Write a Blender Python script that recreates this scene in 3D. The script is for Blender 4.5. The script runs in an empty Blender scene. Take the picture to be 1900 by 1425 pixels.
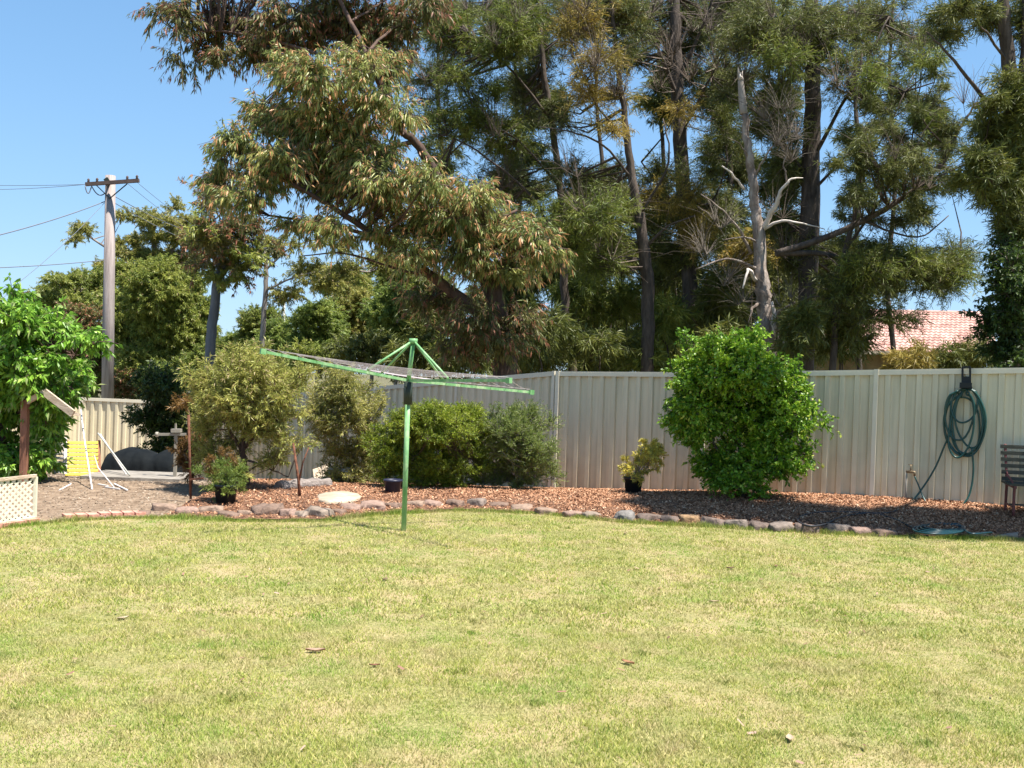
import bpy, bmesh, math, random
import numpy as np
from mathutils import Vector, Matrix, noise

# ------------------------------------------------------------------ camera, light
scene = bpy.context.scene
COL = scene.collection
EYE = 1.6
cam_data = bpy.data.cameras.new('camera')
cam_data.sensor_width = 36.0
cam_data.lens = 36.0
cam_data.clip_start = 0.1
cam_data.clip_end = 2000
cam = bpy.data.objects.new('camera', cam_data)
COL.objects.link(cam)
CAMROT = Matrix.Rotation(math.radians(90 - 0.5), 3, 'X') @ Matrix.Rotation(math.radians(2.0), 3, 'Z')
cam.matrix_world = Matrix.Translation((0, 0, EYE)) @ CAMROT.to_4x4()
scene.camera = cam

SUN = Vector((0.87, -0.49, 0)).normalized()
ELEV = math.radians(69)
S = Vector((SUN.x * math.cos(ELEV), SUN.y * math.cos(ELEV), math.sin(ELEV)))
world = bpy.data.worlds.new('World')
scene.world = world
world.use_nodes = True
wn = world.node_tree
bg = wn.nodes['Background']
sky = wn.nodes.new('ShaderNodeTexSky')
sky.sky_type = 'NISHITA'
sky.sun_disc = False
sky.sun_elevation = ELEV
sky.sun_rotation = math.atan2(S.x, S.y)
sky.air_density = 0.9
sky.dust_density = 0.15
sky.ozone_density = 2.0
# soften the very bright horizon: c / (a + b c) per channel
vm1 = wn.nodes.new('ShaderNodeVectorMath'); vm1.operation = 'MULTIPLY_ADD'
vm1.inputs[1].default_value = (0.883 * 0.21, 0.698 * 0.21, 0.48 * 0.21); vm1.inputs[2].default_value = (0.914, 0.627, 0.55)
vm2 = wn.nodes.new('ShaderNodeVectorMath'); vm2.operation = 'DIVIDE'
wn.links.new(sky.outputs[0], vm1.inputs[0]); wn.links.new(sky.outputs[0], vm2.inputs[0]); wn.links.new(vm1.outputs[0], vm2.inputs[1])
wn.links.new(vm2.outputs[0], bg.inputs[0])
bg.inputs[1].default_value = 0.09
sun_d = bpy.data.lights.new('sun', 'SUN')
sun_d.energy = 5.0
sun_d.angle = math.radians(0.5)
sun_d.color = (1.0, 0.955, 0.88)
sun = bpy.data.objects.new('sun', sun_d)
COL.objects.link(sun)
sun.rotation_euler = S.to_track_quat('Z', 'Y').to_euler()
scene.view_settings.view_transform = 'Standard'
scene.view_settings.look = 'None'
scene.view_settings.gamma = 1.0
scene.view_settings.exposure = 1.22
scene.cycles.max_bounces = 6
scene.cycles.diffuse_bounces = 3
scene.cycles.transmission_bounces = 4

# ------------------------------------------------------------------ helpers
rs = np.random.RandomState
def smooth(a, b, x):
    t = min(1.0, max(0.0, (x - a) / (b - a)))
    return t * t * (3 - 2 * t)
def smoothv(a, b, x):
    t = np.clip((x - a) / (b - a), 0, 1)
    return t * t * (3 - 2 * t)
def terr(x, y):
    r = math.sqrt(max(0.0, y - 13.2) ** 2 + 0.25) - 0.5 if y > 13.2 else 0.0
    z = -0.105 * min(r, 13.0)
    k = smooth(11.0, 13.0, y)
    z += k * 0.022 * min(max(x, 0.0), 10.0) * (1 - smooth(15, 22, y))
    return z
def terrv(x, y):
    r = np.where(y > 13.2, np.sqrt(np.maximum(0, y - 13.2) ** 2 + 0.25) - 0.5, 0)
    z = -0.105 * np.minimum(r, 13.0)
    return z + smoothv(11.0, 13.0, y) * 0.022 * np.clip(x, 0, 10) * (1 - smoothv(15, 22, y))
def ray(px, py):
    return CAMROT @ Vector(((px - 950) / 1900.0, -(py - 712.5) / 1900.0, -1.0))
def P(px, py, d):
    return Vector((0, 0, EYE)) + ray(px, py) * d
def G(px, py, up=0.0):
    r = ray(px, py); o = Vector((0, 0, EYE)); d = 2.0
    while d < 60:
        p = o + r * d
        if p.z <= terr(p.x, p.y) + up: break
        d += 0.02
    return Vector((p.x, p.y, terr(p.x, p.y)))
def H(px, d):
    """ground point under pixel column px at depth d"""
    p = P(px, 712, d)
    return Vector((p.x, p.y, terr(p.x, p.y)))

def wloc(o):
    v = Vector((0, 0, 0))
    while o is not None:
        v = v + o.location; o = o.parent
    return v
def tag(o, label=None, cat=None, group=None, kind=None):
    if label: o['label'] = label
    if cat: o['category'] = cat
    if group: o['group'] = group
    if kind: o['kind'] = kind
    return o
def empty(name, loc, label, cat, group=None):
    o = bpy.data.objects.new(name, None)
    o.empty_display_size = 0.2
    COL.objects.link(o)
    o.location = loc
    return tag(o, label, cat, group)

def np_mesh(name, V, F, mat, parent=None, origin=None, attrs=None, smoothf=False):
    """V (n,3), F (m,k) uniform faces"""
    V = np.asarray(V, dtype=np.float32)
    F = np.asarray(F, dtype=np.int32)
    base = wloc(parent) if parent is not None else (Vector(origin) if origin is not None else Vector((0, 0, 0)))
    V = V - np.array(base, dtype=np.float32)
    me = bpy.data.meshes.new(name)
    me.vertices.add(len(V)); me.vertices.foreach_set('co', V.ravel())
    k = F.shape[1]
    me.loops.add(F.size); me.loops.foreach_set('vertex_index', F.ravel())
    me.polygons.add(len(F))
    me.polygons.foreach_set('loop_start', np.arange(0, F.size, k, dtype=np.int32))
    me.polygons.foreach_set('loop_total', np.full(len(F), k, dtype=np.int32))
    if smoothf: me.polygons.foreach_set('use_smooth', np.ones(len(F), dtype=bool))
    me.update(calc_edges=True)
    if attrs:
        for nm, a in attrs.items():
            at = me.attributes.new(nm, 'FLOAT', 'POINT')
            at.data.foreach_set('value', np.asarray(a, dtype=np.float32))
    me.materials.append(mat)
    o = bpy.data.objects.new(name, me)
    COL.objects.link(o)
    if parent is not None: o.parent = parent
    elif origin is not None: o.location = base
    return o

class MB:
    def __init__(s): s.v = []; s.f = []; s.sm = []
    def add(s, vs, fs, sm=False):
        n = len(s.v); s.v += [tuple(v) for v in vs]
        s.f += [tuple(i + n for i in f) for f in fs]; s.sm += [sm] * len(fs); return s
    def hexa(s, p):
        return s.add(p, [(0, 3, 2, 1), (4, 5, 6, 7), (0, 1, 5, 4), (1, 2, 6, 5), (2, 3, 7, 6), (3, 0, 4, 7)])
    def box(s, c, size, ax=None, ay=None, az=None):
        c = Vector(c)
        ax = (ax or Vector((1, 0, 0))) * size[0] / 2; ay = (ay or Vector((0, 1, 0))) * size[1] / 2; az = (az or Vector((0, 0, 1))) * size[2] / 2
        return s.hexa([c - ax - ay - az, c + ax - ay - az, c + ax + ay - az, c - ax + ay - az,
                       c - ax - ay + az, c + ax - ay + az, c + ax + ay + az, c - ax + ay + az])
    def bar(s, a, b, w, h, up=Vector((0, 0, 1))):
        a = Vector(a); b = Vector(b); d = (b - a).normalized()
        sd = d.cross(up)
        if sd.length < 1e-4: sd = d.cross(Vector((0, 1, 0)))
        sd.normalize(); u = sd.cross(d).normalized()
        return s.box((a + b) / 2, ((b - a).length, w, h), d, sd, u)
    def tube(s, pts, rad, n=8, cap=True, sm=True):
        pts = [Vector(p) for p in pts]
        if not hasattr(rad, '__len__'): rad = [rad] * len(pts)
        ref = None; rings = []
        for i, p in enumerate(pts):
            d = (pts[min(i + 1, len(pts) - 1)] - pts[max(i - 1, 0)])
            if d.length < 1e-9: d = Vector((0, 0, 1))
            d.normalize()
            if ref is None:
                ref = d.orthogonal().normalized()
            ref = (ref - d * ref.dot(d))
            if ref.length < 1e-6: ref = d.orthogonal()
            ref.normalize(); b = d.cross(ref)
            rings.append([p + (ref * math.cos(2 * math.pi * k / n) + b * math.sin(2 * math.pi * k / n)) * rad[i] for k in range(n)])
        vs = [v for r in rings for v in r]; fs = []
        for i in range(len(pts) - 1):
            for k in range(n):
                a = i * n + k; c = i * n + (k + 1) % n
                fs.append((a, c, c + n, a + n))
        s.add(vs, fs, sm)
        if cap:
            m = len(s.v) - len(vs)
            s.f.append(tuple(m + k for k in reversed(range(n)))); s.sm.append(False)
            s.f.append(tuple(m + (len(pts) - 1) * n + k for k in range(n))); s.sm.append(False)
        return s
    def lathe(s, c, prof, n=20, sm=True):
        c = Vector(c); vs = []; fs = []
        for (r, z) in prof:
            for k in range(n):
                a = 2 * math.pi * k / n
                vs.append(c + Vector((r * math.cos(a), r * math.sin(a), z)))
        for i in range(len(prof) - 1):
            for k in range(n):
                a = i * n + k; b = i * n + (k + 1) % n
                fs.append((a, b, b + n, a + n))
        return s.add(vs, fs, sm)
    def build(s, name, mat, parent=None, origin=None):
        base = wloc(parent) if parent is not None else (Vector(origin) if origin is not None else Vector((0, 0, 0)))
        me = bpy.data.meshes.new(name)
        me.from_pydata([tuple(Vector(v) - base) for v in s.v], [], s.f)
        me.polygons.foreach_set('use_smooth', s.sm)
        me.materials.append(mat)
        o = bpy.data.objects.new(name, me); COL.objects.link(o)
        if parent is not None: o.parent = parent
        elif origin is not None: o.location = base
        return o

def catmull(pts, n=8):
    pts = [Vector(p) for p in pts]; out = []
    q = [pts[0] * 2 - pts[1]] + pts + [pts[-1] * 2 - pts[-2]]
    for i in range(1, len(q) - 2):
        for k in range(n):
            t = k / n
            out.append(0.5 * ((2 * q[i]) + (-q[i - 1] + q[i + 1]) * t + (2 * q[i - 1] - 5 * q[i] + 4 * q[i + 1] - q[i + 2]) * t * t
                              + (-q[i - 1] + 3 * q[i] - 3 * q[i + 1] + q[i + 2]) * t ** 3))
    out.append(pts[-1]); return out

# ------------------------------------------------------------------ materials
def newmat(name):
    m = bpy.data.materials.new(name); m.use_nodes = True
    return m, m.node_tree, m.node_tree.nodes['Principled BSDF']
def ramp(nt, stops, interp='LINEAR'):
    r = nt.nodes.new('ShaderNodeValToRGB'); cr = r.color_ramp; cr.interpolation = interp
    while len(cr.elements) > 1: cr.elements.remove(cr.elements[-1])
    cr.elements[0].position = stops[0][0]; cr.elements[0].color = (*stops[0][1], 1)
    for p, c in stops[1:]:
        e = cr.elements.new(p); e.color = (*c, 1)
    return r
def mat_noise(name, stops, scale=5, rough=0.7, bump=0.0, bscale=30, metal=0.0, stretch=(1, 1, 1), detail=6, spec=0.3):
    m, nt, b = newmat(name)
    tc = nt.nodes.new('ShaderNodeTexCoord'); mp = nt.nodes.new('ShaderNodeMapping')
    mp.inputs['Scale'].default_value = stretch
    nt.links.new(tc.outputs['Object'], mp.inputs[0])
    n = nt.nodes.new('ShaderNodeTexNoise'); n.inputs['Scale'].default_value = scale; n.inputs['Detail'].default_value = detail
    n.inputs['Roughness'].default_value = 0.65
    nt.links.new(mp.outputs[0], n.inputs[0])
    r = ramp(nt, stops); nt.links.new(n.outputs[0], r.inputs[0]); nt.links.new(r.outputs[0], b.inputs['Base Color'])
    b.inputs['Roughness'].default_value = rough; b.inputs['Metallic'].default_value = metal
    b.inputs['Specular IOR Level'].default_value = spec
    if bump:
        n2 = nt.nodes.new('ShaderNodeTexNoise'); n2.inputs['Scale'].default_value = bscale; n2.inputs['Detail'].default_value = 5
        nt.links.new(mp.outputs[0], n2.inputs[0])
        bp = nt.nodes.new('ShaderNodeBump'); bp.inputs['Strength'].default_value = bump; bp.inputs['Distance'].default_value = 0.03
        nt.links.new(n2.outputs[0], bp.inputs['Height']); nt.links.new(bp.outputs[0], b.inputs['Normal'])
    return m
def two(c, k=0.25):
    return [(0.3, tuple(x * (1 - k) for x in c)), (0.7, tuple(min(1, x * (1 + k)) for x in c))]
def plain(name, c, k=0.15, **kw):
    return mat_noise(name, two(c, k), **kw)

BOOST = (1.48, 1.45, 0.80)
def leafmat(name, stops, accent=None, thr=0.6, trans=0.35, rough=0.5, spec=0.4):
    k_ = BOOST if name not in ('bark_chips', 'pebbles', 'dry_leaves') else (1, 1, 1)
    stops = [(p, tuple(min(.9, x * y) for x, y in zip(c, k_))) for p, c in stops]
    m, nt, b = newmat(name)
    def att(n):
        a = nt.nodes.new('ShaderNodeAttribute'); a.attribute_name = n; return a.outputs['Fac']
    ma = nt.nodes.new('ShaderNodeMath'); ma.operation = 'MULTIPLY'; ma.inputs[1].default_value = 0.55
    nt.links.new(att('rnd'), ma.inputs[0])
    mb = nt.nodes.new('ShaderNodeMath'); mb.operation = 'MULTIPLY_ADD'; mb.inputs[1].default_value = 0.45
    nt.links.new(att('tint'), mb.inputs[0]); nt.links.new(ma.outputs[0], mb.inputs[2])
    r = ramp(nt, stops); nt.links.new(mb.outputs[0], r.inputs[0]); col = r.outputs[0]
    if accent:
        mu = nt.nodes.new('ShaderNodeMath'); mu.operation = 'MULTIPLY'
        nt.links.new(att('tip'), mu.inputs[0]); nt.links.new(att('rnd'), mu.inputs[1])
        mr = nt.nodes.new('ShaderNodeMapRange'); mr.inputs[1].default_value = thr; mr.inputs[2].default_value = thr + 0.12
        nt.links.new(mu.outputs[0], mr.inputs[0])
        mx = nt.nodes.new('ShaderNodeMix'); mx.data_type = 'RGBA'
        nt.links.new(mr.outputs[0], mx.inputs[0]); nt.links.new(col, mx.inputs[6]); mx.inputs[7].default_value = (*accent, 1)
        col = mx.outputs[2]
    nt.links.new(col, b.inputs['Base Color']); b.inputs['Roughness'].default_value = rough
    b.inputs['Specular IOR Level'].default_value = spec
    tr = nt.nodes.new('ShaderNodeBsdfTranslucent'); 
    g = nt.nodes.new('ShaderNodeGamma'); g.inputs[1].default_value = 0.9
    nt.links.new(col, g.inputs[0]); nt.links.new(g.outputs[0], tr.inputs[0])
    ms = nt.nodes.new('ShaderNodeMixShader'); ms.inputs[0].default_value = trans
    nt.links.new(b.outputs[0], ms.inputs[1]); nt.links.new(tr.outputs[0], ms.inputs[2])
    nt.links.new(ms.outputs[0], nt.nodes['Material Output'].inputs[0])
    return m

M = {}
M['bark_dark'] = mat_noise('bark_dark', [(0.3, (0.035, 0.026, 0.02)), (0.7, (0.13, 0.10, 0.08))], 9, 0.9, 0.8, 25, stretch=(1, 1, 0.25))
M['bark_red'] = mat_noise('bark_red', [(0.3, (0.04, 0.026, 0.02)), (0.7, (0.16, 0.10, 0.075))], 7, 0.9, 0.8, 25, stretch=(1, 1, 0.25))
M['bark_grey'] = mat_noise('bark_grey', [(0.3, (0.12, 0.10, 0.09)), (0.7, (0.32, 0.28, 0.25))], 7, 0.85, 0.6, 25, stretch=(1, 1, 0.2))
M['bark_blue'] = mat_noise('bark_blue', [(0.3, (0.07, 0.08, 0.09)), (0.7, (0.17, 0.18, 0.19))], 5, 0.85, 0.4, 25, stretch=(1, 1, 0.2))
M['dead_wood'] = mat_noise('dead_wood', [(0.3, (0.09, 0.065, 0.05)), (0.5, (0.25, 0.195, 0.16)), (0.7, (0.50, 0.43, 0.37))], 6, 0.85, 1.0, 25, stretch=(1, 1, 0.2))
M['bare_wood'] = mat_noise('bare_wood', [(0.3, (0.55, 0.47, 0.40)), (0.7, (0.75, 0.67, 0.60))], 6, 0.8, 0.3, 25, stretch=(1, 1, 0.15))
M['pole_wood'] = mat_noise('pole_wood', [(0.3, (0.20, 0.16, 0.15)), (0.7, (0.42, 0.36, 0.33))], 6, 0.85, 0.4, 30, stretch=(2, 2, 0.12))
M['arm_wood'] = plain('arm_wood', (0.10, 0.07, 0.06), 0.3, rough=0.9)
M['fence'] = mat_noise('fence_steel', [(0.35, (0.66, 0.585, 0.41)), (0.65, (0.73, 0.65, 0.46))], 1.6, 0.45, 0.0, stretch=(1, 1, 0.5), spec=0.4)
def fence_base_tint(m):  # browner noisy tint towards the panel base, faint vertical streaks
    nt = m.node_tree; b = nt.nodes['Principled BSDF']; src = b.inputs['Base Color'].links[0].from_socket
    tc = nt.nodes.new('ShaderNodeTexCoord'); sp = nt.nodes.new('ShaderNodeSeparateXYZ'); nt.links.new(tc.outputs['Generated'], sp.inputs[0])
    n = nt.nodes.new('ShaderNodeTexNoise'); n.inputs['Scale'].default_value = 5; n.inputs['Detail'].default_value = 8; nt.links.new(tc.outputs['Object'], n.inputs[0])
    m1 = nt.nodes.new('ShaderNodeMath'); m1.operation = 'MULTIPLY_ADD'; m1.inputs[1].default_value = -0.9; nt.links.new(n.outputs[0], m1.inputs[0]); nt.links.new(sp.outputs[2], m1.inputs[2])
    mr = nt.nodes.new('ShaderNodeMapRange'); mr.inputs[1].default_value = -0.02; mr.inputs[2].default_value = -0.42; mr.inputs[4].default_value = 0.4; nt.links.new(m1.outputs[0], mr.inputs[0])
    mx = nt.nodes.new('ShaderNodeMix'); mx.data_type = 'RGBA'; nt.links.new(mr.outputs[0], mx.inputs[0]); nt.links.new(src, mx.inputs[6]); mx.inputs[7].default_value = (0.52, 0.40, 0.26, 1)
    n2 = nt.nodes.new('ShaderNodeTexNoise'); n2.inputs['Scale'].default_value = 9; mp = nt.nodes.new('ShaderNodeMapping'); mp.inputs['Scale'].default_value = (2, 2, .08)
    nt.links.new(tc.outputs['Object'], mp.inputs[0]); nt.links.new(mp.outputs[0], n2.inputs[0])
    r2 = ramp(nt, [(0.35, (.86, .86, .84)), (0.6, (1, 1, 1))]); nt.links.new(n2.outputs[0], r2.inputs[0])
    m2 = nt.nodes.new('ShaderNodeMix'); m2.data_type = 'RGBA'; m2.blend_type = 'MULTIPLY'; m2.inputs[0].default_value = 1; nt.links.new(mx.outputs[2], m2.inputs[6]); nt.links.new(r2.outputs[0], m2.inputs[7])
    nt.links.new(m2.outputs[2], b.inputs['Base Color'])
fence_base_tint(M['fence'])
M['fence_rail'] = plain('fence_rail_steel', (0.68, 0.62, 0.48), 0.06, rough=0.45)
M['green_paint'] = mat_noise('green_paint', [(0.3, (0.10, 0.28, 0.09)), (0.5, (0.20, 0.40, 0.17)), (0.66, (0.40, 0.54, 0.30)), (0.74, (0.22, 0.14, 0.08))], 9, 0.45, stretch=(1, 1, 0.4))
M['dark_metal'] = plain('dark_metal', (0.03, 0.04, 0.03), 0.3, rough=0.5)
M['wire'] = plain('clothes_wire', (0.42, 0.36, 0.36), 0.3, rough=0.5)
M['power_wire'] = plain('power_wire', (0.16, 0.17, 0.20), 0.1, rough=0.6)
M['hose'] = plain('hose_green', (0.010, 0.06, 0.05), 0.3, rough=0.35, spec=0.5)
M['hose_dark'] = plain('hose_black', (0.03, 0.03, 0.035), 0.3, rough=0.5)
M['black_plastic'] = plain('black_plastic', (0.012, 0.015, 0.018), 0.2, rough=0.45)
M['brass'] = plain('tap_brass', (0.20, 0.15, 0.09), 0.3, rough=0.45, metal=0.5)
M['galv'] = plain('galvanised_steel', (0.30, 0.27, 0.22), 0.2, rough=0.5)
M['iron_red'] = plain('iron_red', (0.16, 0.05, 0.045), 0.3, rough=0.55)
M['slat_dark'] = mat_noise('slat_dark', [(0.3, (0.025, 0.03, 0.022)), (0.7, (0.07, 0.065, 0.05))], 8, 0.6, 0.2, stretch=(0.3, 2, 2))
M['rust'] = mat_noise('rust', [(0.3, (0.06, 0.025, 0.015)), (0.7, (0.22, 0.09, 0.05))], 14, 0.9, 0.3)
M['timber'] = mat_noise('weathered_timber', [(0.3, (0.40, 0.30, 0.20)), (0.7, (0.66, 0.53, 0.40))], 6, 0.8, 0.3, stretch=(1, 1, 3))
M['timber_red'] = mat_noise('red_timber', [(0.3, (0.16, 0.07, 0.04)), (0.7, (0.34, 0.16, 0.10))], 8, 0.85, 0.3, stretch=(2, 2, 0.3))
M['lattice'] = plain('lattice_cream', (0.74, 0.70, 0.52), 0.1, rough=0.6)
M['yellow'] = plain('yellow_paint', (0.72, 0.62, 0.10), 0.2, rough=0.6)
M['white_slat'] = plain('white_slat', (0.62, 0.58, 0.55), 0.2, rough=0.6)
M['white_pipe'] = plain('white_pipe', (0.80, 0.74, 0.72), 0.08, rough=0.4)
M['grey_metal'] = plain('grey_metal', (0.42, 0.42, 0.38), 0.15, rough=0.5)
M['shade_mound'] = mat_noise('shade_black', [(0.3, (0.005, 0.007, 0.009)), (0.7, (0.014, 0.016, 0.017))], 3, 0.95, 0.5, 8, spec=0.1)  # mound colour, near black to read as shade
M['concrete'] = mat_noise('concrete', [(0.3, (0.16, 0.14, 0.12)), (0.7, (0.30, 0.27, 0.23))], 6, 0.9, 0.3)
M['pale_stone'] = mat_noise('pale_stone', [(0.3, (0.28, 0.225, 0.16)), (0.7, (0.50, 0.42, 0.31))], 7, 0.9, 0.3)
M['brick_red'] = mat_noise('red_paver', [(0.3, (0.42, 0.17, 0.12)), (0.7, (0.62, 0.32, 0.24))], 12, 0.9, 0.3)
M['log'] = mat_noise('grey_log', [(0.3, (0.10, 0.08, 0.07)), (0.7, (0.33, 0.28, 0.25))], 9, 0.9, 0.6, stretch=(0.4, 2, 2))
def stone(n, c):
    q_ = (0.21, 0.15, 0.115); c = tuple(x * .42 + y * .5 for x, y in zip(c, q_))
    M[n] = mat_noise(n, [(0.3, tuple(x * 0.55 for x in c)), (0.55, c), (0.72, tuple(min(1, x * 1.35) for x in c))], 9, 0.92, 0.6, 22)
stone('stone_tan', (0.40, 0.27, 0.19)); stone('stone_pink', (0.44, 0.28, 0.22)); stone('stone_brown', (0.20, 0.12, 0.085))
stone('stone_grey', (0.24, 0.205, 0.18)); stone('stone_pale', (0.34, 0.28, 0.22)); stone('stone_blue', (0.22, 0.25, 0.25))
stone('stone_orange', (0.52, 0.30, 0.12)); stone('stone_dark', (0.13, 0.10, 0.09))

M['twig_brown'] = mat_noise('brown_twigs', [(0.3, (0.07, 0.05, 0.04)), (0.7, (0.20, 0.155, 0.12))], 3, .9)
# foliage
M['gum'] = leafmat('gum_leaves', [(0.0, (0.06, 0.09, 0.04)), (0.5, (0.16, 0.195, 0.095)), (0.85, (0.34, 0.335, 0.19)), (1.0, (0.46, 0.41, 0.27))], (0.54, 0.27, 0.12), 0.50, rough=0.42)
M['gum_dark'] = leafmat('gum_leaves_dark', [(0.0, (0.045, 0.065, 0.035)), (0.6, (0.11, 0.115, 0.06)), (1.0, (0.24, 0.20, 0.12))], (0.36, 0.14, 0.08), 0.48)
M['gum_far'] = leafmat('gum_leaves_far', [(0.0, (0.09, 0.11, 0.04)), (0.5, (0.19, 0.19, 0.07)), (1.0, (0.30, 0.27, 0.12))], (0.34, 0.22, 0.10), 0.75)
M['olive'] = leafmat('olive_leaves', [(0.0, (0.07, 0.10, 0.03)), (0.5, (0.16, 0.195, 0.06)), (1.0, (0.28, 0.28, 0.10))], (0.32, 0.24, 0.11), 0.78)
M['needle'] = leafmat('needles_green', [(0.0, (0.045, 0.07, 0.02)), (0.5, (0.11, 0.14, 0.035)), (1.0, (0.20, 0.21, 0.06))], (0.26, 0.2, 0.08), 0.8, trans=0.25)
M['needle_brown'] = leafmat('needles_brown', [(0.0, (0.08, 0.07, 0.03)), (0.5, (0.20, 0.16, 0.05)), (1.0, (0.32, 0.22, 0.08))], (0.34, 0.2, 0.1), 0.8, trans=0.25)
M['needle_grey'] = leafmat('needles_grey', [(0.0, (0.04, 0.05, 0.022)), (0.5, (0.085, 0.10, 0.04)), (1.0, (0.165, 0.165, 0.075))], None, trans=0.25)
M['needle_dark'] = leafmat('needles_dark', [(0.0, (0.035, 0.05, 0.018)), (0.5, (0.08, 0.095, 0.03)), (1.0, (0.16, 0.16, 0.05))], None, trans=0.2)
M['midgreen'] = leafmat('midgreen_leaves', [(0.0, (0.06, 0.10, 0.03)), (0.5, (0.13, 0.18, 0.06)), (1.0, (0.24, 0.27, 0.10))], None)
M['lime'] = leafmat('lime_leaves', [(0.0, (0.055, 0.13, 0.025)), (0.5, (0.12, 0.245, 0.045)), (1.0, (0.28, 0.42, 0.10))], (0.38, 0.46, 0.17), 0.7, trans=0.32, rough=0.4)
M['glossy'] = leafmat('glossy_leaves', [(0.0, (0.035, 0.09, 0.012)), (0.5, (0.10, 0.20, 0.02)), (1.0, (0.24, 0.36, 0.04))], (0.48, 0.54, 0.09), 0.68, trans=0.28, rough=0.4, spec=0.4)
M['rounded'] = leafmat('yellow_green_leaves', [(0.0, (0.05, 0.085, 0.012)), (0.5, (0.13, 0.18, 0.02)), (1.0, (0.25, 0.29, 0.045))], (0.38, 0.38, 0.06), 0.7)
M['rosemary'] = leafmat('grey_green_leaves', [(0.0, (0.045, 0.07, 0.025)), (0.5, (0.11, 0.15, 0.055)), (1.0, (0.22, 0.26, 0.11))], (0.34, 0.28, 0.22), 0.85)
M['bottle'] = leafmat('bottlebrush_leaves', [(0.0, (0.12, 0.14, 0.05)), (0.5, (0.24, 0.25, 0.10)), (1.0, (0.38, 0.36, 0.17))], (0.44, 0.34, 0.16), 0.62)
M['bottle_tip'] = leafmat('bottlebrush_leaves_grey', [(0.0, (0.10, 0.12, 0.045)), (0.5, (0.20, 0.20, 0.085)), (1.0, (0.34, 0.31, 0.16))], (0.40, 0.32, 0.18), 0.7)
M['golden'] = leafmat('golden_leaves', [(0.0, (0.14, 0.14, 0.05)), (0.5, (0.46, 0.39, 0.12)), (1.0, (0.66, 0.58, 0.28))], None)
M['darkleaf'] = leafmat('dark_leaves', [(0.0, (0.012, 0.025, 0.008)), (0.5, (0.026, 0.048, 0.014)), (1.0, (0.07, 0.11, 0.03))], None)
M['redleaf'] = leafmat('red_leaves', [(0.0, (0.07, 0.035, 0.02)), (0.5, (0.13, 0.07, 0.035)), (1.0, (0.2, 0.12, 0.06))], None)
M['litter'] = leafmat('dry_leaves', [(0.0, (0.16, 0.08, 0.05)), (0.5, (0.28, 0.15, 0.1)), (1.0, (0.5, 0.34, 0.26))], None, trans=0.1)

# grass material with dry patches in world space
def grassmat(name, blades):
    m, nt, b = newmat(name)
    geo = nt.nodes.new('ShaderNodeNewGeometry')
    def nz(sc, det, x0, x1):
        n = nt.nodes.new('ShaderNodeTexNoise'); n.inputs['Scale'].default_value = sc; n.inputs['Detail'].default_value = det
        n.inputs['Roughness'].default_value = 0.6
        nt.links.new(geo.outputs['Position'], n.inputs[0])
        mr = nt.nodes.new('ShaderNodeMapRange'); mr.inputs[1].default_value = x0; mr.inputs[2].default_value = x1
        nt.links.new(n.outputs[0], mr.inputs[0]); return mr.outputs[0]
    def mix(f, a, c):
        mx = nt.nodes.new('ShaderNodeMix'); mx.data_type = 'RGBA'
        nt.links.new(f, mx.inputs[0])
        for s_, q in ((6, a), (7, c)):
            if isinstance(q, tuple): mx.inputs[s_].default_value = (*q, 1)
            else: nt.links.new(q, mx.inputs[s_])
        return mx.outputs[2]
    if blades:
        a = nt.nodes.new('ShaderNodeAttribute'); a.attribute_name = 'rnd'
        gr = ramp(nt, [(0.0, (0.10, 0.17, 0.025)), (0.45, (0.32, 0.355, 0.07)), (0.8, (0.54, 0.49, 0.15)), (1.0, (0.74, 0.62, 0.30))])
        nt.links.new(a.outputs['Fac'], gr.inputs[0])
        dr = ramp(nt, [(0.0, (0.20, 0.17, 0.06)), (0.4, (0.43, 0.36, 0.16)), (0.8, (0.60, 0.47, 0.29)), (1.0, (0.76, 0.62, 0.42))])
        nt.links.new(a.outputs['Fac'], dr.inputs[0])
        lr = ramp(nt, [(0.0, (0.13, 0.25, 0.03)), (0.6, (0.25, 0.36, 0.06)), (1.0, (0.40, 0.45, 0.13))])
        nt.links.new(a.outputs['Fac'], lr.inputs[0])
        c = mix(nz(3.2, 10, 0.46, 0.72), gr.outputs[0], dr.outputs[0])
        c = mix(nz(1.5, 8, 0.50, 0.70), c, lr.outputs[0])
    else:
        n = nt.nodes.new('ShaderNodeTexNoise'); n.inputs['Scale'].default_value = 40; n.inputs['Detail'].default_value = 4
        nt.links.new(geo.outputs['Position'], n.inputs[0])
        gr = ramp(nt, [(0.35, (0.14, 0.14, 0.045)), (0.65, (0.30, 0.27, 0.11))]); nt.links.new(n.outputs[0], gr.inputs[0])
        c = mix(nz(1.7, 6, 0.44, 0.62), gr.outputs[0], (0.32, 0.25, 0.13))
    nt.links.new(c, b.inputs['Base Color']); b.inputs['Roughness'].default_value = 0.6; b.inputs['Specular IOR Level'].default_value = 0.25
    if blades:
        tr = nt.nodes.new('ShaderNodeBsdfTranslucent'); nt.links.new(c, tr.inputs[0])
        ms = nt.nodes.new('ShaderNodeMixShader'); ms.inputs[0].default_value = 0.3
        nt.links.new(b.outputs[0], ms.inputs[1]); nt.links.new(tr.outputs[0], ms.inputs[2])
        nt.links.new(ms.outputs[0], nt.nodes['Material Output'].inputs[0])
    return m
M['lawn_soil'] = grassmat('lawn_soil', False)
M['grass'] = grassmat('grass_blades', True)
M['ground'] = mat_noise('ground', [(0.35, (0.07, 0.065, 0.03)), (0.65, (0.16, 0.14, 0.07))], 0.6, 0.95)
M['gravel'] = mat_noise('gravel_dirt', [(0.3, (0.13, 0.085, 0.052)), (0.5, (0.235, 0.165, 0.11)), (0.7, (0.35, 0.255, 0.175))], 7, 0.95, 0.8, 60, detail=10)
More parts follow.
